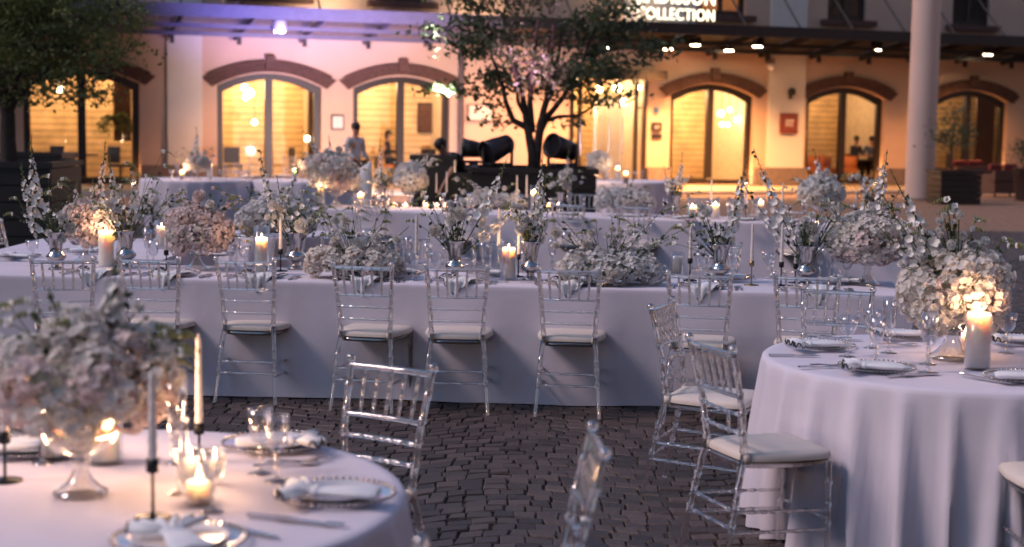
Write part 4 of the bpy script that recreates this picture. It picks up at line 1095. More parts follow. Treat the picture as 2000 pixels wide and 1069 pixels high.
def cutlery(kind):
    r = thing(kind, (0, 0, 0), '', kind.replace('table_', ''))
    g = G(); z = .006
    if kind == 'table_knife':
        V = []; 
        P = [(-.115, .0045, .004), (-.11, .007, .005), (-.02, .0055, .005), (0, .004, .004), (.01, .009, .0016), (.08, .010, .0012), (.112, .003, .001)]
        g2 = G()
        for x, w_, t_ in P: V += [(x, -w_, z-t_), (x, w_, z-t_), (x, w_, z+t_), (x, -w_, z+t_)]
        F = [(i*4+a, (i+1)*4+a, (i+1)*4+(a+1) % 4, i*4+(a+1) % 4) for i in range(len(P)-1) for a in range(4)]
        g.add(V, F); g.add(V[:4], [(0, 1, 2, 3)]); g.add(V[-4:], [(3, 2, 1, 0)])
    else:
        P = [(-.10, .007, .003), (-.06, .006, .003), (0, .0035, .003), (.03, .004, .002), (.045, .012, .0018), (.055, .0125, .0015)]
        if kind == 'table_spoon': P = [(-.10, .007, .003), (-.06, .005, .003), (.02, .0035, .003), (.035, .010, .002), (.055, .018, .002), (.075, .018, .002), (.092, .010, .0015), (.098, .002, .001)]
        V = []
        for x, w_, t_ in P:
            zz = z+(.006 if x < -.05 else 0)+(.003 if x > .04 else 0); V += [(x, -w_, zz-t_), (x, w_, zz-t_), (x, w_, zz+t_), (x, -w_, zz+t_)]
        F = [(i*4+a, (i+1)*4+a, (i+1)*4+(a+1) % 4, i*4+(a+1) % 4) for i in range(len(P)-1) for a in range(4)]
        g.add(V, F); g.add(V[:4], [(0, 1, 2, 3)]); g.add(V[-4:], [(3, 2, 1, 0)])
        if kind == 'table_fork':
            for s in (-1.5, -.5, .5, 1.5): g.box((.074, s*.0068, z+.004), (.042, .0032, .0026))
    g.build('body', M['steel'], r, smooth=False)
    return freeze(r)
KN, FK, SP = cutlery('table_knife'), cutlery('table_fork'), cutlery('table_spoon')
def cut(k_, p, rz, label): return place({'k': KN, 'f': FK, 's': SP}[k_], p, rz, label, 'silver cutlery beside the plates')
def roll_napkin():
    """rolled napkin with a ruffled end edged in black"""
    r = thing('napkin', (0, 0, 0), '', 'napkin'); g = G(); n = 14
    prof = [(-.10, .030, .012), (-.09, .034, .020), (-.03, .028, .020), (.03, .020, .016), (.05, .017, .014)]
    V = []
    for x, w_, t_ in prof:
        for j_ in range(n): a = 2*PI*j_/n; V.append((x, w_*math.cos(a)*(1+.1*math.sin(3*a)), .024+t_*math.sin(a)+.002*math.sin(5*a+x*60)))
    g.add(V, [(i*n+j_, i*n+(j_+1) % n, (i+1)*n+(j_+1) % n, (i+1)*n+j_) for i in range(len(prof)-1) for j_ in range(n)]); g.add(V[:n], [tuple(range(n))])
    g.build('rolled_body', M['cloth2'], r)
    m_ = 60; V = []; E = []
    for i in range(m_+1):
        f = i/m_; ang = -1.25+2.5*f; wv = .017*math.sin(f*2*PI*6); a = (.052, .010*math.sin(ang), .024+.004*math.cos(f*30))
        L_ = .085+.012*math.sin(f*9); b = (.045+L_*math.cos(ang*.85), .07*math.sin(ang), .030+wv*1.1); mid = tuple((p+q_)/2 for p, q_ in zip(a, b)); mid = (mid[0], mid[1], mid[2]+.004+wv*.5)
        V += [a, mid, b]; E.append(b)
    g = G(); g.add(V, [(i*3+k_, (i+1)*3+k_, (i+1)*3+k_+1, i*3+k_+1) for i in range(m_) for k_ in range(2)]); o = g.build('ruffle', M['cloth2'], r)
    sm = o.modifiers.new('t', 'SOLIDIFY'); sm.thickness = .0016
    g = G(); g.tube(E, .0028, 5); g.build('black_edging', M['piping'], r)
    G().lathe([(.019, -.008), (.0215, -.004), (.0215, .004), (.019, .008)], 16, (.045, 0, .024), axis=(1, 0, 0)).build('napkin_tie', M['cloth2'], r)
    return freeze(r)
NAP = roll_napkin()
def napkin(p, rz, label, sc=1):
    o = place(NAP, p, rz, label, 'napkins with black edged ruffles', sc=sc); o.scale = (sc*1.05, sc*1.35, sc*.62); return o
def hang_napkin():
    """napkin lying over the plate with a black edged point hanging over the table edge; local -y is the edge, x along it"""
    r = thing('napkin', (0, 0, 0), '', 'napkin')
    def P(u, v):      # u across -1..1, v 0 (on the plate) .. 1 (tip)
        half = .115*(1-.72*v*v)*(1+.10*math.sin(v*9)); x = u*half+.008*math.sin(v*5); s = v*.24; ed = .135
        y = -s if s < ed else -ed-.012; z = .020-.004*v+.006*math.sin(u*7+v*4)*(1-v*.5)
        if s < ed: z = .020-.010*(s/ed)+.008*math.sin(u*6+v*3)
        else: z = .010-(s-ed)*(1.0-.55*abs(u)); y -= .006*math.sin(u*9)
        return (x, y, z)
    nu, nv = 15, 17; V = [P(-1+2*i/(nu-1), j_/(nv-1)) for j_ in range(nv) for i in range(nu)]
    g = G(); g.add(V, [(j_*nu+i, j_*nu+i+1, (j_+1)*nu+i+1, (j_+1)*nu+i) for j_ in range(nv-1) for i in range(nu-1)])
    o = g.build('folded_cloth', M['cloth2'], r); sm = o.modifiers.new('t', 'SOLIDIFY'); sm.thickness = .002
    E = [V[j_*nu] for j_ in range(nv)]+[V[(nv-1)*nu+i] for i in range(nu)]+[V[j_*nu+nu-1] for j_ in range(nv-1, -1, -1)]
    G().tube(E, .0028, 5).build('black_edging', M['piping'], r)
    lp = []
    for i in range(40):
        a = i/39*2*PI*2.5; lp.append((-.10+.028*math.cos(a)+.001*i, -.03+.03*math.sin(a)*.6, .034+.012*math.sin(a*1.3)))
    G().tube(lp, .0026, 5).build('black_edging', M['piping'], r)
    return freeze(r)
HN = hang_napkin()

def taper(px, top, wax_bot, base, where, col='black', lean=0, h=.75, lit=False, r_=None, dark=True):
    B = on_h(px, base, h); s = FPX/B.y; zt = on_y(px, top, B.y).z-h; zb = on_y(px, wax_bot, B.y).z-h; zb = max(.03, zb)
    r = thing('taper_candle', (B.x, B.y, h+zb+.001), 'twisted unlit taper candle '+where, 'candle', 'twisted taper candles')
    g = G(); L_ = zt-zb; n = 12; V = []; k_ = 36; R0 = r_ or .0125
    for i in range(k_+1):
        f = i/k_; rad = R0*(1-.35*f)*(1 if f < .94 else (1-(f-.94)/.07))
        for j_ in range(n): a = 2*PI*j_/n; rr = max(.0008, rad*(1+.10*math.cos(3*(a-f*L_*60)))); V.append((rr*math.cos(a), rr*math.sin(a), L_*f))
    g.add(V, [(i*n+j_, i*n+(j_+1) % n, (i+1)*n+(j_+1) % n, (i+1)*n+j_) for i in range(k_) for j_ in range(n)]); g.add(V[:n], [tuple(range(n))[::-1]])
    g.build('wax', M['wax_plain'], r); G().tube([(0, 0, L_-.003), (.0004, 0, L_+.008)], .0009, 4).build('wick', M['black'], r)
    c = thing('candle_holder', B, {'black': 'slim black stand', 'brass': 'slim brass stand', 'clear': 'clear glass stand'}[col]+' holding the taper '+where, 'candle holder', 'slim candle holders')
    g = G(); g.lathe([(.048, 0), (.048, .004), (.010, .007), (.0045, .014), (.0040, zb-.028), (.012, zb-.024), (.0165, zb-.022), (.0165, zb+.012), (.0140, zb+.012), (.0140, zb-.001), (.0001, zb-.001)], 16)
    g.build('stand', M['black'] if col == 'black' else (M['brass'] if col == 'brass' else M['cut_glass']), c)
    return r
def flame(parent, z, e=.5, s=.75):
    G().lathe([(.0001, 0), (.0045*s, .006*s), (.0055*s, .012*s), (.0035*s, .022*s), (.0001, .036*s)], 10, (0, 0, z)).build('flame', M['flame'], parent)
    lamp('flame_light', 'POINT', (0, 0, z+.02), e*.95, (1.0, .57, .32), .03, parent)
def pillar(px, py, rad, ht, wax_h, where, lit=True, e=.5, gl=True, h=.75, w=None, inset=.012):
    B = on_h(px, py, h); r = thing('pillar_candle', B+Vector((0, 0, .013 if gl else .001)), ('lit' if lit else 'unlit')+' thick white candle '+where, 'candle', 'thick pillar candles')
    rw = rad-inset if gl else rad
    G().lathe([(rw*.97, 0), (rw, .004), (rw, wax_h-.006), (rw*.93, wax_h), (rw*.80, wax_h-.002), (rw*.70, wax_h-.010), (.0001, wax_h-.012)], 28).build('wax', M['wax'], r)
    G().tube([(0, 0, wax_h-.013), (.001, 0, wax_h+.008)], .0012, 5).build('wick', M['black'], r)
    if lit: flame(r, wax_h+.002, e)
    if gl:
        c = thing('glass_cylinder', B, 'clear glass cylinder around the candle '+where, 'glass cylinder', 'clear glass candle cylinders')
        G().lathe([(.0001, 0), (rad, 0), (rad, ht), (rad-.0025, ht), (rad-.0025, .012), (.0001, .012)], 32).build('cylinder', M['glass'], c)
    return r

# ================================================================== FRONT LONG TABLE
AG = 'white flower arrangements on the tables'
arrangement(110, 527, 'urn', 'loose bouquet with a curved white delphinium, leftmost urn on the front table', spikes=((62, 262, -1.0, .024), (135, 372, .3), (40, 400, -.5)),
            fre=((32, 388), (150, 385), (175, 395), (95, 345), (120, 350)), roses=((138, 447, 15), (120, 425, 9), (95, 455, 9)), seed=11, group=AG)
arrangement(168, 512, 'comp', 'blush hydrangea compote lit by the big white candle at far left', 'p', ball=(172, 440, 56, 52), spikes=((205, 278, .5, .020), (150, 350, -.4), (230, 360, .4)), fre=((100, 380), (245, 320), (130, 350), (200, 345)), roses=((120, 420, 13), (205, 415, 12), (165, 395, 11)), seed=12, group=AG)
arrangement(247, 523, 'urn', 'airy bouquet with thin upright stalks in a silver urn right of the big white candle', spikes=((214, 290, -.4, .021), (262, 318, .3, .018)), fre=((318, 297), (350, 372), (195, 400), (285, 345), (180, 372), (235, 365)), roses=((212, 398, 10), (272, 425, 9), (300, 395, 8)), seed=13, group=AG)
arrangement(290, 470, 'urn', 'small bouquet in a silver urn on the table running back at left', spikes=((328, 372, .4, .018),), fre=((300, 350), (262, 355), (340, 380), (250, 350)), roses=((275, 395, 9), (305, 390, 8)), seed=14, group=AG, scale=.85)
arrangement(385, 527, 'comp', 'blush pink hydrangea globe on a glass compote with one arching stalk', 'p', ball=(387, 452, 68, 56), spikes=((522, 372, -1.2, .017),), fre=((345, 382), (362, 378), (415, 368), (435, 380), (455, 385), (330, 400), (470, 445)), roses=((388, 383, 16), (410, 398, 11), (352, 405, 10)), seed=15, group=AG)
arrangement(577, 526, 'urn', 'bouquet with a tall leaning stalk in a silver urn right of the lit glass cylinder', spikes=((508, 290, -.9, .021), (540, 340, -.3, .019)), fre=((600, 392), (612, 380), (640, 405), (590, 375), (622, 415), (560, 370)), roses=((587, 440, 17), (535, 400, 12), (548, 405, 10), (606, 432, 10)), seed=16, group=AG)
arrangement(692, 543, 'low', 'low white hydrangea bed with freesia sprays left of the clear taper stand', 'w', low=(692, 517, 108, 38), spikes=((800, 442, .3, .016), (640, 415, -.5, .016), (735, 430, .3, .018)), fre=((688, 408), (700, 412), (760, 400), (628, 420), (650, 425), (745, 415), (668, 420)),
            roses=((700, 475, 14), (655, 430, 11), (672, 428, 10), (735, 465, 12), (725, 495, 13), (775, 468, 10), (690, 500, 12), (760, 500, 10), (655, 470, 12)), seed=17, group=AG)
arrangement(888, 546, 'urn', 'bouquet with one big open rose and a delphinium leaning right in a silver urn', 'w', spikes=((992, 305, .5, .027),), fre=((833, 372), (815, 400), (868, 382), (828, 388)), roses=((897, 417, 19), (850, 450, 15), (880, 398, 10), (905, 395, 9)), seed=18, group=AG)
arrangement(1036, 547, 'urn', 'upright narrow bouquet in a silver urn between the taper and the right hydrangea bed', 'w', spikes=((1062, 288, .1, .021), (1045, 378, 0, .024), (1072, 400, .3, .018)), fre=((1003, 398), (1000, 402), (1025, 395)), roses=((1015, 448, 12), (1004, 402, 10), (1030, 430, 9), (1058, 432, 9)), seed=19, group=AG)
arrangement(1190, 556, 'low', 'low white hydrangea bed right of the central lit cylinder on the front table', 'c', low=(1190, 528, 112, 40), spikes=((1305, 398, -.2, .017), (1100, 430, -.3, .016)), fre=((1072, 412), (1165, 432), (1135, 420), (1318, 445), (1195, 425), (1210, 430), (1240, 440), (1275, 470)),
            roses=((1085, 455, 14), (1155, 455, 12), (1145, 475, 13), (1212, 450, 9), (1196, 447, 9), (1185, 460, 8), (1228, 455, 8), (1170, 490, 12), (1265, 480, 11), (1130, 500, 11)), seed=20, group=AG)
arrangement(1405, 552, 'urn', 'bouquet with a white stalk leaning right and a round carnation in a silver urn', 'w', spikes=((1456, 306, .5, .024),), fre=((1325, 445), (1345, 405), (1318, 408), (1360, 420)), roses=((1377, 412, 16), (1368, 402, 10), (1412, 470, 10)), seed=21, group=AG)
arrangement(1573, 556, 'urn', 'silver urn bouquet with a long stalk leaning left and a sheaf of buds right', 'w', spikes=((1472, 290, -.4, .025), (1540, 400, -.4, .020)), fre=((1570, 395), (1625, 398), (1638, 400), (1650, 405), (1615, 392), (1655, 425)), roses=((1586, 447, 16), (1572, 428, 9), (1585, 420, 9), (1628, 410, 10), (1640, 408, 10), (1605, 430, 9)), seed=22, group=AG)
arrangement(1693, 557, 'comp', 'large white hydrangea globe on a glass compote at the front table right end', 'w', ball=(1693, 468, 78, 58), spikes=((1733, 292, .15, .022), (1690, 375, -.1, .026)), fre=((1650, 430), (1720, 400), (1745, 410), (1640, 440)), roses=((1708, 432, 11), (1705, 410, 10), (1755, 440, 11)), seed=23, group=AG)

pillar(208, 520, .052, .25, .245, 'in the open at far left of the front table', e=1.4, gl=False)
pillar(316, 485, .05, .22, .16, 'in glass behind the thin upright stalks at left', e=.25)
pillar(511, 537, .052, .325, .235, 'in tall glass below the arching stalk', e=1.2)
pillar(993, 547, .055, .27, .20, 'in glass at the centre of the front table', e=1.2)
pillar(1322, 536, .045, .155, .115, 'in glass right of the right hydrangea bed', lit=False)
taper(548, 425, 490, 530, 'beside the lit glass cylinder at left')
taper(813, 420, 497, 548, 'between the left hydrangea bed and the goblets', 'clear')
taper(973, 405, 480, 540, 'left of the central lit cylinder', 'clear')
taper(1012, 432, 500, 541, 'right of the central lit cylinder')
taper(1347, 430, 508, 548, 'left of the urn with the right leaning stalk')
taper(1467, 436, 513, 557, 'standing alone right of the right leaning stalk', 'brass')
taper(1525, 437, 515, 558, 'left of the urn with the left leaning stalk')
taper(1553, 470, 518, 553, 'short and glowing close behind the left leaning stalk')
taper(325, 440, 492, 528, 'behind the second clear chair')
for i, (k_, x, y) in enumerate((('w', 64, 520), ('f', 288, 512), ('t', 300, 528), ('w', 450, 528), ('f', 462, 520), ('w', 478, 532), ('f', 797, 525), ('w', 806, 548), ('w', 850, 545), ('f', 835, 540), ('f', 985, 552), ('t', 945, 530),
                          ('f', 1078, 528), ('w', 1368, 545), ('f', 1382, 538), ('w', 1392, 550), ('w', 1430, 545), ('f', 1601, 545), ('f', 1619, 552), ('f', 1640, 549), ('w', 1652, 556), ('t', 1630, 540), ('w', 1500, 545), ('f', 395, 500), ('t', 715, 500), ('t', 1105, 505), ('f', 1240, 510))):
    wh = {'w': 'conical wine goblet', 'f': 'slim flute glass', 't': 'tall water goblet'}[k_]
    spots_ = ['alone at the far left beside the blush bouquet', 'left of the second chair top', 'behind the second chair top', 'left of the lit glass cylinder, nearest the pink globe', 'left of the lit glass cylinder, in the middle', 'closest to the lit glass cylinder on its left',
              'behind the clear taper left of the rose vase', 'just left of the clear taper stand', 'left of the rose vase in the open', 'between the clear taper and the rose vase', 'in front of the central lit cylinder', 'right of the rose vase', 'left of the right hydrangea bed',
              'right of the unlit cylinder candle', 'behind the urn of the right leaning stalk', 'just left of the urn of the right leaning stalk', 'just right of the urn of the right leaning stalk', 'first in the row left of the large globe compote', 'second in the row left of the large globe compote',
              'third in the row left of the large globe compote', 'last in the row before the large globe compote', 'behind the row left of the large globe compote', 'between the brass and black tapers', 'behind the pink globe compote', 'behind the left hydrangea bed', 'behind the right hydrangea bed, left part', 'behind the right hydrangea bed, right part']
    glass(k_, x, y, wh+' '+spots_[i], sc=1.08)
seats1 = [(120, 'leftmost chair'), (290, 'second chair from left'), (480, 'third chair from left'), (705, 'fourth chair from left'), (893, 'central chair'), (1113, 'chair before the right hydrangea bed'), (1370, 'chair behind the angled chairs'), (1577, 'rearmost right chair')]
for i, (x, wh) in enumerate(seats1):
    ed = n0+e1*((on_h(x, 555, .75)-n0).dot(e1)); c0 = ed+nrm*.185; c0.z = .7525
    plate(0, 0, 'beaded plate on the front table at the '+wh, p=c0)
    o = place(HN, ed+nrm*.145+Vector((0, 0, .012)), A1+[.1, -.15, .12, -.05, 0, .05, -.1, .12][i], 'napkin hanging in a black edged point at the '+wh, 'napkins with black edged ruffles')
    for dx, k_, nm in ((-.21, 'f', 'outer fork'), (-.185, 'f', 'inner fork'), (.20, 'k', 'knife'), (.225, 's', 'spoon')):
        cut(k_, ed+e1*(dx*1.02)+nrm*.145+Vector((0, 0, .0015)), A1+PI/2+random.uniform(-.05, .05), nm+' at the setting of the front table\'s '+wh)
for i, (x, y, wh) in enumerate(((165, 492, 'behind the leftmost bouquet'), (415, 500, 'behind the pink globe'), (600, 503, 'behind the left hydrangea bed'), (785, 535, 'behind the left goblets'), (960, 536, 'behind the central lit cylinder'), (1425, 544, 'behind the right leaning stalk urn'), (1640, 552, 'by the large globe compote'), (35, 503, 'at the far left edge'))):
    plate(x, y, 'beaded plate on the far side of the front table '+wh)
    napkin(on_h(x, y, .77), random.uniform(-.4, .4)+(PI if i % 2 else 0), 'rolled napkin on the far side of the front table '+wh)

# ================================================================== RIGHT ROUND TABLE
arrangement(1858, 702, 'comp', 'biggest sharp hydrangea and rose arrangement, on the compote of the right round table', 'w', ball=(1870, 572, 112, 98), spikes=((1738, 330, -.3, .024), (1780, 405, -.4, .024), (1712, 440, -.2, .02)), fre=((1905, 430), (1850, 392), (1865, 405), (1960, 470), (1790, 440), (1985, 480)),
            roses=((1862, 410, 15), (1875, 420, 14), (1835, 450, 17), (1835, 432, 14), (1858, 478, 17), (1905, 480, 19), (1925, 470, 16), (1880, 460, 15), (1940, 505, 18), (1795, 500, 16), (1900, 515, 14), (1830, 505, 16), (1760, 515, 12)), seed=24, group=AG, scale=1.25)
pillar(1908, 722, .056, .235, .232, 'nearest on the right round table', e=.9, inset=.006)
pillar(1884, 692, .022, .11, .085, 'between the right table compote and big candle', e=.6, inset=.003)
RTS = (('w', 1655, 697, 'wine goblet nearest the left edge of the right round table'), ('w', 1702, 680, 'wine goblet second from the left at the back of the right round table'), ('t', 1710, 712, 'tall goblet with a curved rim light on the right round table'), ('f', 1735, 690, 'tall flute farthest back left of the big arrangement'),
       ('f', 1812, 728, 'tall flute in front of the big arrangement, nearest the camera'), ('w', 1812, 712, 'wine goblet half behind the nearest flute'), ('w', 1965, 690, 'wine goblet behind the lit big candle at right'))
for k_, x, y, lb in RTS: glass(k_, x, y, lb, sc=1.22 if k_ == 'f' else 1.12)
for x, y, rz, lb in ((1600, 678, .15+PI, 'left on the right round table'), (1712, 722, -.25+PI, 'nearest on the right round table'), (1762, 657, .1+PI, 'at the back of the right round table'), (2000, 742, -.2, 'cut by the right edge beside the big candle'), (1990, 668, PI, 'at the back right edge behind the big candle')):
    plate(x, y, 'beaded plate '+lb); napkin(on_h(x, y, .774), rz, 'rolled napkin, plate '+lb, 1.05)
for k_, x, y, rz, lb in (('k', 1552, 697, -.02, 'knife below the left plate of the right round table'), ('f', 1600, 720, .35, 'left of two forks between the left and the nearest plate'), ('f', 1622, 716, .35, 'right of two forks between the left and the nearest plate'), ('k', 1775, 735, .5, 'knife right of the nearest plate'), ('s', 1798, 735, .5, 'spoon right of the nearest plate'),
                         ('f', 1915, 742, -.9, 'fork in front of the big lit candle'), ('f', 1940, 747, -.9, 'second fork right of the one in front of the big candle'), ('s', 1755, 676, .2, 'spoon with the dark blue glint behind the nearest flute'), ('k', 1640, 664, -.5, 'knife left of the back plate'), ('f', 1625, 661, -.5, 'fork left of the back plate')):
    cut(k_, on_h(x, y, .7515), rz, lb)

# ================================================================== LEFT ROUND TABLE
arrangement(158, 968, 'comp', 'huge blurred hydrangea arrangement filling the left foreground', 'w', ball=(168, 745, 190, 135), spikes=((232, 470, .1, .024), (215, 540, .1, .026), (95, 560, -.2, .018)), fre=((20, 600), (60, 590), (345, 690), (350, 655), (5, 660), (130, 600), (300, 640)),
            roses=((165, 620, 26), (190, 650, 24), (285, 720, 26), (90, 740, 24), (270, 600, 20), (215, 600, 20), (130, 650, 22), (60, 760, 22), (250, 790, 26)), seed=25, group=AG, scale=.9)
taper(389, 652, 833, 885, 'tall and pink lit right of the foreground bouquet', 'black', r_=.0125)
taper(299, 722, 905, 1012, 'in front of the foreground bouquet', 'black', r_=.0120)
taper(10, 700, 850, 940, 'at the left edge behind the foreground bouquet', 'black')
def votive(px, py, r1, ht, wax, wh, e):
    B = on_h(px, py, .75); c = thing('votive_glass', B, 'flared clear votive glass '+wh, 'glass', 'votive glasses'); 
    G().lathe([(.0001, 0), (r1*.62, 0), (r1*.66, .01), (r1, ht), (r1-.003, ht), (r1*.63, .016), (.0001, .016)], 28).build('bowl', M['glass'], c)
    r = thing('votive_candle', B+Vector((0, 0, .018)), 'small glowing candle inside the votive glass '+wh, 'candle', 'votive candles')
    G().lathe([(r1*.5, 0), (r1*.56, wax), (.0001, wax-.004)], 20).build('wax', M['wax'], r); flame(r, wax, e, 1.0)
votive(388, 985, .062, .15, .045, 'in front of the pink lit taper', .8)
votive(372, 940, .035, .10, .05, 'behind left of the flared votive', .6)
votive(420, 945, .035, .10, .05, 'behind right of the flared votive', .6)
pillar(205, 905, .055, .17, .135, 'behind the foreground compote', e=3.4)
pillar(105, 898, .045, .17, .135, 'hidden behind the left half of the foreground bouquet', e=3.4)
for k_, x, y, lb, sc in (('t', 508, 925, 'blurred tall goblet, left of the pair by the far plate', 1.0), ('t', 540, 940, 'blurred tall goblet, right of the pair by the far plate', 1.0), ('f', 350, 965, 'blurred flute left of the glowing votive', 1.0), ('w', 415, 1000, 'blurred goblet overlapping the glowing votive', .9), ('f', 345, 905, 'blurred flute behind the foreground taper', 1.15), ('w', 85, 905, 'blurred goblet at the left behind the bouquet', 1.0)):
    glass(k_, x, y, lb, sc=sc)
for x, y, rz, lb in ((655, 972, PI-.1, 'at the right rim of the left round table'), (535, 872, .2, 'at the back of the left round table'), (350, 1062, PI/2+.5, 'at the bottom edge of the left round table'), (60, 880, .3, 'at the left edge of the left round table')):
    plate(x, y, 'blurred beaded plate '+lb); napkin(on_h(x, y, .776), rz, 'rolled napkin on the blurred plate '+lb, 1.1)
for k_, x, y, rz, lb in (('k', 560, 1018, -.35, 'blurred knife in front of the right rim plate'), ('f', 605, 1025, -.3, 'blurred fork in front of the right rim plate'), ('f', 585, 905, .4, 'blurred fork between the two right plates'), ('s', 560, 912, .4, 'blurred spoon between the two right plates'), ('k', 480, 1040, -.6, 'blurred knife near the bottom plate')):
    cut(k_, on_h(x, y, .7515), rz, lb)

# ================================================================== BACKGROUND TABLES
BG = 'blurred flower arrangements on the tables behind'
arrangement(545, 470, 'low', 'blue white hydrangea mound with upright greens behind the lit glass cylinder', 'c', ball=(540, 430, 78, 50), spikes=((480, 365, -.3, .016), (595, 300, .3, .016)), fre=((500, 372), (470, 385), (555, 368), (585, 375), (620, 400)), roses=((520, 395, 8), (570, 395, 8)), seed=31, group=BG)
arrangement(655, 404, 'comp', 'tall pink lit flower group left of the draped white cloth', 'w', ball=(650, 338, 52, 42), spikes=((642, 262, 0, .026), (690, 275, .2, .026), (590, 250, -.3, .018), (618, 290, -.2, .022)), fre=((600, 300), (670, 285), (705, 320), (585, 330)), roses=((640, 298, 10), (662, 292, 9), (612, 320, 9), (690, 330, 9), (628, 345, 9)), seed=32, group=BG)
arrangement(690, 398, 'comp', 'small shaded hydrangea group right of the tall pink lit flowers', 'c', ball=(680, 355, 26, 24), seed=33, group=BG, roses=((670, 335, 6),))
arrangement(800, 402, 'comp', 'round blue white hydrangea globe in front of the third arched window', 'c', ball=(800, 350, 38, 32), spikes=((845, 290, .1, .024), (822, 300, 0, .02)), fre=((772, 318), (760, 330), (852, 312)), roses=((783, 322, 6), (838, 320, 7), (845, 312, 6)), seed=34, group=BG)
arrangement(746, 402, 'urn', 'small urn bouquet with a thin upright spray left of the blue white globe', 'w', spikes=((742, 268, 0, .018), (732, 315, 0, .024)), fre=((715, 330), (760, 335)), roses=((738, 350, 6), (752, 348, 6)), seed=35, group=BG)
arrangement(965, 408, 'low', 'low white flower bed before the tree planter at the centre', 'c', low=(965, 395, 62, 18), spikes=((898, 340, -.1, .02),), fre=((890, 350), (1000, 360)), roses=((893, 350, 6), (930, 375, 6), (950, 370, 7), (985, 368, 6), (905, 375, 6), (1010, 375, 6)), seed=36, group=BG)
arrangement(1095, 414, 'urn', 'rose bouquet in a grey urn in front of the planter right corner', 'w', spikes=((1112, 285, .1, .018), (1120, 325, .3, .026)), fre=((1085, 320), (1130, 335), (1070, 345)), roses=((1098, 340, 9), (1112, 335, 9), (1080, 360, 8), (1105, 358, 8), (1075, 342, 6), (1122, 348, 7)), seed=37, group=BG, scale=.9)
arrangement(1215, 422, 'low', 'wide blue white hydrangea bed on the second table before the entrance', 'c', low=(1218, 394, 62, 26), spikes=((1240, 345, .1, .018),), fre=((1180, 365), (1225, 362), (1258, 365), (1200, 360), (1262, 380)), roses=((1190, 385, 7), (1230, 372, 7)), seed=38, group=BG)
arrangement(1318, 424, 'urn', 'slender two stalk bouquet in a grey urn before the bright fourth window', 'w', spikes=((1334, 298, .1, .022), (1297, 328, -.2, .026)), fre=((1345, 345), (1310, 330)), roses=((1340, 352, 6),), seed=39, group=BG, scale=.95)
arrangement(1603, 434, 'comp', 'large blurred hydrangea globe with an upright spike before the fifth window', 'c', ball=(1603, 378, 46, 36), spikes=((1590, 292, 0, .026), (1622, 325, .1, .024), (1555, 345, -.2, .018)), fre=((1552, 350), (1645, 345), (1580, 330)), roses=((1615, 335, 8), (1630, 345, 7), (1560, 352, 6), (1598, 345, 7)), seed=40, group=BG)
arrangement(1702, 438, 'urn', 'dark stemmed bouquet in a grey urn left of the white column', 'w', spikes=((1728, 300, .2, .022), (1680, 335, -.2, .026)), fre=((1665, 345), (1715, 330)), roses=((1675, 345, 8), (1690, 350, 7)), seed=41, group=BG, scale=.95)
arrangement(385, 352, 'comp', 'distant airy arrangement before the left pilaster', 'w', ball=(387, 320, 26, 18), spikes=((384, 246, 0, .03),), fre=((360, 290), (410, 290), (350, 298)), roses=((375, 300, 5), (400, 298, 5)), seed=42, group=BG)
arrangement(608, 352, 'comp', 'distant arrangement behind the tall pink lit flowers', 'w', ball=(608, 322, 24, 18), fre=((590, 300), (625, 300)), seed=43, group=BG)
arrangement(1168, 352, 'comp', 'distant white hydrangea globe left of the entrance candles', 'c', ball=(1170, 318, 25, 24), seed=44, group=BG)
def bgc(px, py, top, wh, e, rad=.05, lit=True):
    B = on_h(px, py, .75); ht = on_y(px, top, B.y).z-.75; pillar(px, py, rad, ht, ht*.72, wh, lit, e*3)
for a in ((704, 402, 372, 'below the draped white cloth', .8), (1043, 412, 362, 'before the planter at centre', .8), (1484, 432, 382, 'right of the bright fourth window', .5), (1397, 428, 390, 'left of the slim tapers before the lit pavement', .4),
          (576, 352, 325, 'on the distant table below the second window', 1.2), (672, 348, 300, 'distant, by the pink lit flowers', 1.2), (410, 350, 312, 'distant, before the pilaster, taller', 1.2), (356, 352, 330, 'distant, before the pilaster, lower', .9),
          (1160, 356, 335, 'distant, left on the candle table', 1.2), (1185, 352, 325, 'distant, second from left on the candle table', 1.2), (1206, 354, 318, 'distant, tallest on the candle table', 1.2), (1222, 360, 330, 'distant, right on the candle table', 1.2),
          (626, 405, 350, 'in the flowers left of the second table', .8), (1352, 430, 395, 'left of the bright tapers', .4)):
    bgc(*a)
for a in ((852, 338, 378, 402, 'left of the pair before the dark planter'), (872, 335, 378, 402, 'right of the pair before the dark planter'), (1009, 342, 388, 408, 'left of the pair by the central blurred candle'), (1028, 342, 388, 408, 'right of the pair by the central blurred candle'),
          (1388, 350, 395, 425, 'left before the bright fourth window'), (1456, 358, 402, 432, 'before the pilaster right of the fourth window'), (1527, 356, 402, 434, 'left of the blurred globe'), (1671, 372, 408, 436, 'between the blurred globe and the column'), (730, 352, 385, 402, 'right of the draped white cloth'), (758, 352, 385, 402, 'left of the blue white globe')):
    taper(*a)
for i, (x, wh) in enumerate(((770, 'left of the blue white globe'), (792, 'under the blue white globe'), (832, 'right of the blue white globe'), (852, 'below the left taper of the pair'), (870, 'below the right taper of the pair'), (1072, 'left of the rose bouquet'))):
    B = on_h(x, 407, .75); c = thing('tealight', B, 'small glowing tealight glass '+wh, 'candle', 'tealights on the second table')
    G().lathe([(.0001, 0), (.035, 0), (.042, .075), (.039, .075), (.033, .01), (.0001, .01)], 16).build('cup', M['glass'], c)
    G().lathe([(.03, .011), (.033, .04), (.0001, .038)], 14).build('wax', M['wax'], c); flame(c, .04, .9)
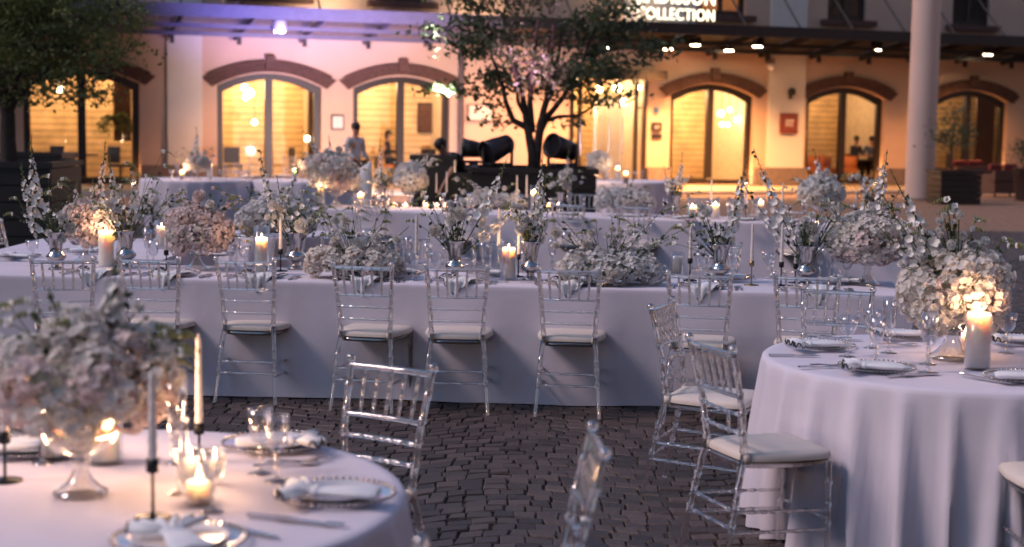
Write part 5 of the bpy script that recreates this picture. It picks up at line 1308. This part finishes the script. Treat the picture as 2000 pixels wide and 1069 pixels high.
LM = [(690, 'the left end'), (704, 'the candle below the draped cloth'), (746, 'the thin spray urn'), (800, 'the blue white globe'), (872, 'the pair of tapers before the planter'), (965, 'the low flower bed'), (1043, 'the candle before the planter'), (1095, 'the rose urn'), (1160, 'the left end of the wide bed'), (1218, 'the middle of the wide bed'), (1318, 'the two stalk urn'), (1397, 'the small glass candle'), (1484, 'the candle before the pilaster'), (1527, 'the black taper stand'), (1603, 'the blurred globe compote'), (1702, 'the dark stemmed urn')]
seen_ = {}
def where2(x):
    l = [n for p, n in LM if p <= x+4][-1] if x+4 >= 690 else 'the left end'; k_ = seen_.get(l, 0); seen_[l] = k_+1
    return ['first', 'second', 'third', 'fourth', 'fifth'][min(4, k_)]+' glass right of '+l
k0 = 0
for x in range(705, 1760, 31):
    yb = 414+(x-850)*.033; kk = 'wft'[k0 % 3]; yy = yb-random.uniform(1, 9)
    glass(kk, x+random.uniform(-7, 7), yy, 'blurred '+{'w': 'wine goblet', 'f': 'flute', 't': 'water goblet'}[kk]+', second table, '+where2(x), sc=1.05); k0 += 1
for i, x in enumerate((728, 895, 1110, 1237, 1330, 1450, 1540, 1650)):
    yb = 411+(x-850)*.033
    wh = ['below the draped cloth', 'before the pair of tapers', 'before the rose bouquet', 'before the blurred bed', 'by the two stalk urn', 'by the slim tapers', 'left of the blurred globe', 'right of the blurred globe'][i]
    plate(x, yb, 'blurred beaded plate on the second table '+wh); napkin(on_h(x, yb, .774), random.uniform(-1, 1), 'blurred rolled napkin on the second table '+wh)
for i, (x, y) in enumerate(((335, 352), (345, 348), (372, 356), (432, 352), (440, 347), (560, 350), (590, 356), (640, 352), (1180, 360), (1240, 352), (1255, 356), (1140, 352))):
    glass('wft'[i % 3], x, y, 'distant '+['wine goblet', 'flute', 'water goblet'][i % 3]+' '+['at the left rim before the pilaster', 'second from the left before the pilaster', 'left of the airy arrangement', 'right of the pilaster candles', 'rightmost before the left window frame', 'left below the second window', 'beside the candle below the second window', 'right below the second window', 'among the entrance candles', 'right of the entrance candles', 'far right beyond the entrance candles', 'left of the white globe by the entrance'][i], sc=1.05)
# white cloth draped over a chair back
dc = on_h(712, 402, .0); Yd = on_h(712, 395, .75).y+.9
q = lambda x, y: on_y(x, y, Yd)
b0 = Vector((q(712, 400).x, Yd, 0)); w0 = (q(732, 400).x-q(690, 400).x)/2
dr = thing('draped_chair', b0, 'white cloth draped over a chair behind the second table at left of centre', 'draped cloth')
g = G(); V = []; top = q(715, 335).z
for i in range(13):
    f = i/12
    for j_ in range(25):
        a = PI*j_/24; rr = w0*(.55+.6*f+.06*math.sin(j_*1.3)*f); V.append((-math.cos(a)*rr*(1.0)-.15*f*f, -math.sin(a)*rr*.7-.1*f, top*(1-f)+.02+.12*(1-f)*(.5-.5*math.cos(a))))
g.add(V, [(i*25+j_, i*25+j_+1, (i+1)*25+j_+1, (i+1)*25+j_) for i in range(12) for j_ in range(24)])
o = g.build('draped_cloth', M['cloth2'], dr); sm = o.modifiers.new('t', 'SOLIDIFY'); sm.thickness = .01

# ================================================================== PEOPLE
def skin_mesh(name, pts, edges, mt, sub=2):
    """pts: list of (x,y,z,r); one continuous skin; first vertex is the root"""
    me = bpy.data.meshes.new(name); me.from_pydata([p[:3] for p in pts], edges, []); o = bpy.data.objects.new(name, me); COL.objects.link(o)
    md = o.modifiers.new('s', 'SKIN'); ss = o.modifiers.new('u', 'SUBSURF'); ss.levels = ss.render_levels = sub
    for i, p in enumerate(pts): o.data.skin_vertices[0].data[i].radius = (p[3], p[3]*(p[4] if len(p) > 4 else 1)); 
    o.data.skin_vertices[0].data[0].use_root = True
    bpy.context.view_layer.update(); r = bpy.data.meshes.new_from_object(o.evaluated_get(bpy.context.evaluated_depsgraph_get())); bpy.data.objects.remove(o); bpy.data.meshes.remove(me)
    r.name = name; r.materials.clear(); r.materials.append(mt)
    for p in r.polygons: p.use_smooth = True
    return r
def person(loc, rz, label, J, top_m, low_m, hairlong=False, apron=None, group=None):
    """J: joints in metres, origin on the floor, the person faces -y"""
    r = thing('person', loc, label, 'person', group, rz)
    hip, ch, nk, hd = J['hip'], J['chest'], J['neck'], J['head']
    P = [(*hip, .115, .8), (*ch, .135, .75), (*nk, .052), (*[a+(b-a)*.35 for a, b in zip(nk, hd)], .055), (*hd, .088)]
    E = [(0, 1), (1, 2), (2, 3), (3, 4)]
    def chain(root, js):
        a = root
        for j_ in js: P.append(j_); E.append((a, len(P)-1)); a = len(P)-1
    for s in ('l', 'r'):
        sh, el, wr = J['sh'+s], J['el'+s], J['wr'+s]; d = Vector(wr)-Vector(el); d.normalize(); w = Vector(wr)
        chain(1, [(*sh, .055), (*el, .040), (*wr, .027), (*(w+d*.07), .030, .5), (*(w+d*.14), .018, .5)])
        kn, an, toe = J['kn'+s], J['an'+s], J['toe'+s]; th = Vector(hip).lerp(Vector(kn), .12)+Vector(((.09 if s == 'r' else -.09), 0, -.02))
        chain(0, [(*th, .085), (*kn, .058), (*an, .040), (*toe, .035, .7)])
    link('body', skin_mesh('body', P, E, M['skin']), r)
    # shirt and trousers follow the same joints, a little wider
    PT = [(*hip, .125, .85), (*ch, .148, .78), (*[a+(b-a)*.8 for a, b in zip(ch, nk)], .065)]; ET = [(0, 1), (1, 2)]
    for s in ('l', 'r'):
        k_ = len(PT); PT.append((*J['sh'+s], .068)); ET.append((1, k_)); fr_ = J.get('sleeve', .95)
        el, wr = Vector(J['el'+s]), Vector(J['wr'+s]); sh = Vector(J['sh'+s])
        if fr_ > .5: PT.append((*el, .050)); ET.append((k_, k_+1)); PT.append((*el.lerp(wr, fr_), .036)); ET.append((k_+1, k_+2))
        else: PT.append((*sh.lerp(el, .75), .055)); ET.append((k_, k_+1))
    link('shirt', skin_mesh('shirt', PT, ET, top_m), r)
    PL = [(*hip, .13, .85)]; EL = []
    for s in ('l', 'r'):
        kn, an = Vector(J['kn'+s]), Vector(J['an'+s]); th = Vector(hip).lerp(kn, .12)+Vector(((.09 if s == 'r' else -.09), 0, -.02)); k_ = len(PL)
        PL += [(*th, .10), (*kn, .072), (*kn.lerp(an, .93), .058)]; EL += [(0, k_), (k_, k_+1), (k_+1, k_+2)]
    link('trousers', skin_mesh('trousers', PL, EL, low_m), r)
    h = Vector(hd); g = G(); g.ball((h+Vector((0, .018, .030)))[:], .098, 14, 10, 0, (.93, 1.0, .98)); 
    if hairlong: g.ball((h+Vector((0, .06, -.06)))[:], .075, 10, 8, 0, (1, .8, 1.5))
    g.build('hair', M['hair'], r)
    g = G(); f = h+Vector((0, -.088, 0)); g.ball((f+Vector((0, -.006, -.012)))[:], .013, 8, 6, 0, (.8, 1, 1.6))
    for s in (-1, 1): g.ball((h+Vector((s*.088, -.005, -.01)))[:], .018, 8, 6, 0, (.4, .8, 1.3))
    g.build('nose_and_ears', M['skin'], r)
    g = G(); [g.ball((f+Vector((s*.032, .010, .014)))[:], .009, 6, 4) for s in (-1, 1)]; g.build('eyes', M['hair'], r)
    G().ball((f+Vector((0, .008, -.045)))[:], .018, 8, 4, 0, (1, .4, .3)).build('mouth', M['signred'], r)
    for s in ('l', 'r'):
        g = G(); a, t_ = Vector(J['an'+s]), Vector(J['toe'+s]); g.tube([a+Vector((0, .04, -.03)), a.lerp(t_, .4)+Vector((0, 0, -.02)), t_], [.045, .05, .038], 8); g.build('shoe', M['black'], r)
    if apron: g = G(); g.add([(-.19, -.15, 1.0), (.19, -.15, 1.0), (.22, -.17, .45), (-.22, -.17, .45), (-.19, -.158, 1.0), (.19, -.158, 1.0), (.22, -.178, .45), (-.22, -.178, .45)], [(3, 2, 1, 0), (4, 5, 6, 7), (0, 1, 5, 4), (2, 3, 7, 6), (1, 2, 6, 5), (3, 0, 4, 7)]); g.build('apron', apron, r, smooth=False)
    return r
STAND = dict(hip=(0, 0, .95), chest=(0, 0, 1.30), neck=(0, .0, 1.48), head=(0, -.03, 1.64), shl=(-.20, 0, 1.42), shr=(.20, 0, 1.42), ell=(-.25, .02, 1.13), elr=(.25, .02, 1.13), wrl=(-.17, -.18, 1.02), wrr=(.17, -.18, 1.02),
             knl=(-.10, -.02, .50), knr=(.10, -.02, .50), anl=(-.10, .02, .09), anr=(.10, .02, .09), toel=(-.11, -.14, .035), toer=(.11, -.14, .035))
wp = on_h(697, 362, 0); person(on_y(694, 300, 31).xy.to_3d()*1.0, .9, 'waiter in a white shirt and grey apron standing before the third arched window', {**STAND}, M['shirt'], M['apron'], apron=M['apron'])
BEND = dict(STAND, chest=(0, -.28, 1.22), neck=(0, -.42, 1.30), head=(0, -.52, 1.42), shl=(-.20, -.34, 1.27), shr=(.20, -.34, 1.27), ell=(-.26, -.42, 1.02), elr=(.26, -.50, 1.02), wrl=(-.24, -.55, .82), wrr=(.22, -.62, .80), sleeve=.3)
tp_ = on_y(893, 300, 23.4); person((tp_.x+.15, 23.4, 0), -.9, 'crew member in a black t shirt bending down beside the stage lamps', BEND, M['darkcloth'], M['darkcloth'])
SIT = dict(hip=(0, 0, .52), chest=(0, .02, .92), neck=(0, .0, 1.10), head=(0, -.03, 1.27), shl=(-.20, 0, 1.04), shr=(.20, 0, 1.04), ell=(-.24, -.05, .78), elr=(.24, -.05, .78), wrl=(-.15, -.30, .76), wrr=(.15, -.30, .76),
           knl=(-.12, -.42, .52), knr=(.12, -.42, .52), anl=(-.12, -.42, .10), anr=(.12, -.42, .10), toel=(-.12, -.58, .04), toer=(.12, -.58, .04))
def inroom(px, y): t, _ = fac(px, 300, y); return facw(t, y, .06)
for px, y, rz, lb, tm, hl in ((757, 1.6, 1.3, 'person in dark clothes seated in side view behind the third arched window', M['darkcloth'], True), (1671, 1.5, .3, 'diner in dark clothes seated behind the middle of the fifth window', M['darkcloth'], False),
                       (1702, 1.3, -1.0, 'diner in a blue top seated at the right behind the fifth window', M['blueshirt'], True)):
    person(inroom(px, y)+Vector((0, 0, .10)), TH+rz, lb, SIT, tm, M['darkcloth'], hl)
    c = thing('restaurant_chair', inroom(px, y)+Vector((0, 0, .0)), 'orange upholstered chair under the '+lb.split(' seated')[0], 'chair', rz=TH+rz)
    G().box((0, .0, .46), (.48, .46, .10)).build('seat', M['orange'], c, smooth=False); G().box((0, .24, .70), (.46, .06, .42)).build('backrest', M['orange'], c, smooth=False)
    for sx in (-1, 1):
        for sy in (-1, 1): G().tube([(sx*.2, sy*.19, 0), (sx*.2, sy*.19, .41)], .018, 6).build('leg', M['frame'], c)
for px, y, rz, lb in ((1612, 1.0, .4, 'rounded orange armchair at the left behind the fifth window'), (1655, .9, 2.6, 'orange armchair back behind the fifth window mullion'), (1585, 1.2, 1.8, 'orange armchair cut by the left frame of the fifth window')):
    c = thing('armchair', inroom(px, y), lb, 'armchair', 'orange armchairs in the restaurant', TH+rz)
    G().box((0, 0, .42), (.6, .55, .14)).build('seat', M['orange'], c, smooth=False)
    g = G(); V = []
    for i in range(15):
        a = PI*i/14
        for rr, z in ((.30, .35), (.32, .85), (.26, .85), (.25, .35)): V.append((math.cos(a)*rr, math.sin(a)*rr*.9, z))
    g.add(V, [(i*4+k_, (i+1)*4+k_, (i+1)*4+(k_+1) % 4, i*4+(k_+1) % 4) for i in range(14) for k_ in range(4)]); g.build('backrest', M['orange'], c)
    for sx in (-1, 1):
        for sy in (-1, 1): G().tube([(sx*.22, sy*.2, 0), (sx*.22, sy*.2, .36)], .02, 6).build('leg', M['frame'], c)
def room_table(px, y, lb, w_=.8):
    c = thing('restaurant_table', inroom(px, y), lb, 'table', rz=TH); G().box((0, 0, .73), (w_, w_, .04)).build('tabletop', M['frame'], c, smooth=False); G().tube([(0, 0, .02), (0, 0, .71)], .04, 8).build('pedestal', M['frame'], c); G().lathe([(.24, 0), (.24, .02), (.03, .03)], 16).build('foot', M['frame'], c)
room_table(1685, 1.0, 'dark restaurant table between the diners of the fifth window'); room_table(735, 1.0, 'dark table behind the third arched window, left'); room_table(690, .9, 'dark table beside the waiter inside the window'); room_table(155, 1.2, 'dark side table behind the leftmost window mullion', .9)
# hanging globe lamps seen through the panes
for px, py, y, lb, rr in ((118, 172, 1.2, 'glowing pendant lamp high behind the leftmost window', .12), (478, 172, 1.4, 'upper left globe of the pendant cluster behind the second window', .09), (488, 182, 1.4, 'middle globe of the pendant cluster behind the second window', .11), (480, 190, 1.3, 'lower globe of the pendant cluster behind the second window', .08),
                          (497, 239, 2.2, 'small round wall light at the centre left of the second window', .07), (1408, 222, 1.5, 'left globe of the chandelier behind the fourth window', .09), (1425, 215, 1.7, 'upper globe of the chandelier behind the fourth window', .06), (1410, 243, 1.5, 'lower left globe of the chandelier behind the fourth window', .06),
                          (1421, 244, 1.4, 'lower right globe of the chandelier behind the fourth window', .06), (1438, 234, 1.7, 'right globe of the chandelier behind the fourth window', .06), (1170, 175, 1.4, 'left globe in the entrance hall', .10), (1205, 172, 1.6, 'bright middle globe in the entrance hall', .12), (1218, 200, 1.4, 'lower globe in the entrance hall', .10), (600, 271, .8, 'small shaded table light low at the right of the second window', .07), (1248, 172, .3, 'narrow lamp at the right of the entrance doors', .07)):
    t, z = fac(px, py, y); c = thing('pendant_lamp', facw(t, y, z), lb, 'lamp', 'glowing globes in the hotel rooms', TH)
    G().ball((0, 0, 0), rr, 14, 10).build('globe', M['roomglow'], c)
    G().tube([(0, 0, rr*.9), (0, 0, max(rr+.02, 3.585-z))], .008, 6).build('cord', M['frame'], c)
for px, y, lb, e_ in ((455, 1.2, 'dark wooden chair silhouette low in the second window, left pane', 0), (585, 1.0, 'dark wooden chair silhouette low in the second window, right pane', 1), (235, 1.1, 'dark wooden chair silhouette low behind the leftmost window', 2), (830, 1.2, 'dark wooden chair silhouette behind the right pane of the third window', 3), (1840, 1.0, 'dark wooden chair behind the rightmost window', 4), (100, 1.0, 'dark wooden chair at the left of the leftmost window', 5)):
    c = thing('restaurant_chair', inroom(px, y), lb, 'chair', None, TH+e_*1.1)
    G().box((0, 0, .45), (.46, .46, .07)).build('seat', M['frame'], c, smooth=False); G().box((0, .22, .74), (.44, .05, .44)).build('backrest', M['dark_cabinet'] if 'dark_cabinet' in M else M['frame'], c, smooth=False)
    for sx in (-1, 1):
        for sy in (-1, 1): G().tube([(sx*.19, sy*.19, 0), (sx*.19, sy*.19, .41)], .018, 6).build('leg', M['frame'], c)
for px, z0, z1, w_, lb in ((840, 1.45, 2.35, .7, 'framed picture behind the right pane of the third window'),):
    t, _ = fac(px, 250, 3.6); r = thing('wall_picture', facw(t, RD+.36, (z0+z1)/2), lb, 'picture', rz=TH)
    G().box((0, 0, 0), (w_, .04, z1-z0)).build('picture_frame', M['frame'], r, smooth=False); G().box((0, -.024, 0), (w_-.1, .006, z1-z0-.1)).build('sheet', M['brick'], r, smooth=False)
# bright white reception panel in the entrance, window curtains and the hanging plant
ta_, _ = fac(1165, 250, 2.4); tb2, _ = fac(1232, 250, 2.4)
G().box(((ta_+tb2)/2, 2.5, 1.35), (tb2-ta_, .3, 2.5)).build('reception_screen', M['plaster_pale'], hotel, smooth=False)
M['dark_cabinet'] = pmat('dark_brown_cabinet', (.09, .04, .02), .5)
for px0, px1, y, z0, z1 in ((222, 256, 1.8, 1.15, 3.0), (602, 622, 1.2, .1, 3.0), (1905, 1940, 1.6, .1, 3.2)):
    a, _ = fac(px0, 250, y); b, _ = fac(px1, 250, y); G().box(((a+b)/2, y, (z0+z1)/2), (b-a, .08, z1-z0)).build('room_curtain', M['dark_cabinet'], hotel, smooth=False)
a, z = fac(228, 232, 1.0); hp = thing('hanging_plant', facw(a, 1.0, z), 'fern like hanging plant behind the right pane of the leftmost window', 'plant', rz=TH)
g = G(); rgp = np.random.default_rng(4)
for i in range(26):
    an_ = i*2.4; L_ = .25+.25*rgp.random(); pth = path((0, 0, 0), (math.cos(an_)*L_*1.4, math.sin(an_)*L_*.5, -.12-.3*rgp.random()), (0, 0, .14), 7); g.tube(pth, .004, 4)
    for p in pth[1:]: V, F = inst(LEAF_V, LEAF_F, np.array([p[:]]*2), rgp.normal(size=(2, 3)), [.14, .12], rg=rgp); g.add(V, F)
g.build('fronds', M['foliage'], hp); G().lathe([(.07, -.14), (.11, 0), (.10, 0), (.0001, -.02)], 14).build('pot', M['rattan'], hp); G().tube([(0, 0, 0), (0, 0, 3.585-z)], .006, 5).build('cord', M['frame'], hp)

# ================================================================== STAGE LIGHTS
def moving_head(c, aim, label, s=1.0, glow=False, az=0):
    r = thing('moving_head_light', c, label, 'stage light', 'black moving head stage lights', az)
    def bb(d, p, nm, bw=.02): o = G().box(p, d).build(nm, M['stage'], r, smooth=False); b = o.modifiers.new('b', 'BEVEL'); b.width = bw; b.segments = 2; return o
    bb((.44*s, .36*s, .14*s), (0, 0, .07*s), 'base'); G().lathe([(.11*s, .14*s), (.11*s, .18*s)], 20).build('turntable', M['stage'], r)
    bb((.56*s, .16*s, .07*s), (0, 0, .215*s), 'yoke_bar')
    for sx in (-1, 1): bb((.06*s, .17*s, .42*s), (sx*.26*s, 0, .42*s), 'yoke_arm')
    a = Vector(aim).normalized(); h = Vector((0, 0, .52*s)); ax = a[:]
    g = G(); g.lathe([(.10*s, -.32*s), (.17*s, -.26*s), (.19*s, -.10*s), (.215*s, .08*s), (.225*s, .26*s), (.205*s, .27*s), (.195*s, .20*s), (.0001, .19*s)], 28, h[:], axis=ax); hd = g.build('lamp_head', M['stage'], r)
    G().lathe([(.232*s, .24*s), (.240*s, .25*s), (.240*s, .285*s), (.21*s, .285*s), (.208*s, .24*s)], 28, h[:], axis=ax).build('front_ring', M['stage'], r)
    G().lathe([(.0001, .215*s), (.12*s, .235*s), (.19*s, .215*s)], 24, h[:], axis=ax).build('lens', M['lens'], r)
    return r
PT_ = HPL
def onp(px, dy=0): return Vector((on_y(px, 320, YC+dy).x, YC+dy, HPL-.13))
moving_head(onp(972, -.35), (-.75, -.55, -.35), 'large violet lit stage lamp left of the tree trunk, lens turned down left', .76)
moving_head(onp(1098, -.1), (-.35, -.3, .1), 'large violet lit stage lamp right of the tree trunk, seen from behind', .76)
ex = on_y(872, 300, 22.9); cs = thing('equipment_case', (on_y(848, 300, 23.2).x, 23.2, 0), 'tall black equipment case left of the planter, under the small stage lamp', 'case')
G().box((0, 0, .62), (.66, .6, 1.2)).build('body', M['stage'], cs, smooth=False); [G().box((sx*.325, -.295, .62), (.03, .03, 1.22)).build('edge_trim', M['steel'], cs, smooth=False) for sx in (-1, 1)]; G().box((0, 0, 1.25), (.70, .64, .07)).build('lid', M['stage'], cs, smooth=False)
mh = moving_head((on_y(925, 300, 23.0).x, 23.0, HPL-.1), (-1, -.12, .12), 'smaller teal rimmed stage lamp lying sideways left of the violet one', .62)
cs2 = thing('equipment_case', (on_y(925, 300, 23.0).x, 23.0, 0), 'low black equipment case carrying the smaller stage lamp', 'case'); G().box((0, 0, (HPL-.12)/2), (.6, .5, HPL-.13)).build('body', M['stage'], cs2, smooth=False)
# floor lamp glowing blue white by the entrance
fl_ = on_h(1297, 373, .12); c = thing('floor_spotlight', fl_, 'small floor spotlight with a blue white lens right of the entrance', 'lamp')
G().box((0, 0, -.02), (.36, .3, .2)).build('body', M['stage'], c, smooth=False); G().lathe([(.0001, 0), (.08, 0), (.08, .01), (.0001, .01)], 16, (.05, -.155, 0), axis=(0, -1, 0)).build('lens', emat('blue_white_lens', (.6, .75, 1), 14), c)
# stage lamps added out of sight among the tables for the violet and pink washes
lp = moving_head(Vector((-3.9, 31.5, 0.0)), (-.05, .85, .62), 'unseen stage lamp added on the ground behind the tables to wash the wall violet', .9)
lamp('violet_beam', 'SPOT', (0, .25, .75), 3600, (.36, .30, 1.0), .2, lp, Vector((-1.2, 7.2, 6.2)), 66, 1.0)
lp = moving_head(Vector((-1.9, 31.9, 0.0)), (.05, .85, .42), 'unseen stage lamp added on the ground behind the flowers to wash the wall pink', .9)
lamp('pink_beam', 'SPOT', (0, .25, .75), 2000, (1.0, .72, .72), .08, lp, Vector((-1.2, 9, 2.2)), 78, 1.0)
lamp('tree_uplight_beam', 'SPOT', Vector((cpl.x-.1, YC-.7, HPL+.35)), 260, (1.0, .42, .75), .08, None, Vector((.12, .45, 2.2)), 60, 1.0)
# beam that whitens the left branch tips of the tree
bt = on_y(865, 172, YC-.2)
src = Vector((on_y(905, 320, 22.2).x, 21.6, 1.15)); lamp('branch_beam', 'SPOT', src, 5500, (1, .95, .9), .05, None, bt-src, 14, .3)
rgb = np.random.default_rng(12); lit = G()
bc = thing('maple_branch', bt, 'leafy branch tip burnt white by a stage lamp beam, left of the tree', 'branch')
for i in range(10):
    c = np.array(on_y(824+9*i, 178-7*math.sin(i*.6)-.8*i, YC-.2)-bt); V, F = inst(LEAF_V, LEAF_F, c+rgb.normal(size=(26, 3))*np.array([.06, .06, .03]), rgb.normal(size=(26, 3)), .07*(.6+.8*rgb.random(26)), rg=rgb); lit.add(V, F)
lit.build('leaves', M['foliage2'], bc, smooth=False, kind='stuff'); G().tube([on_y(930, 160, YC-.1)-bt, on_y(890, 168, YC-.2)-bt, on_y(845, 175, YC-.2)-bt], [.014, .009, .004], 6).build('twig', M['bark'], bc)
# drop the unused proto glasses
for o in (GW, GT, GF, PLATE, KN, FK, SP, NAP, HN, CHAIR):
    if not o.get('label'): bpy.data.objects.remove(o)
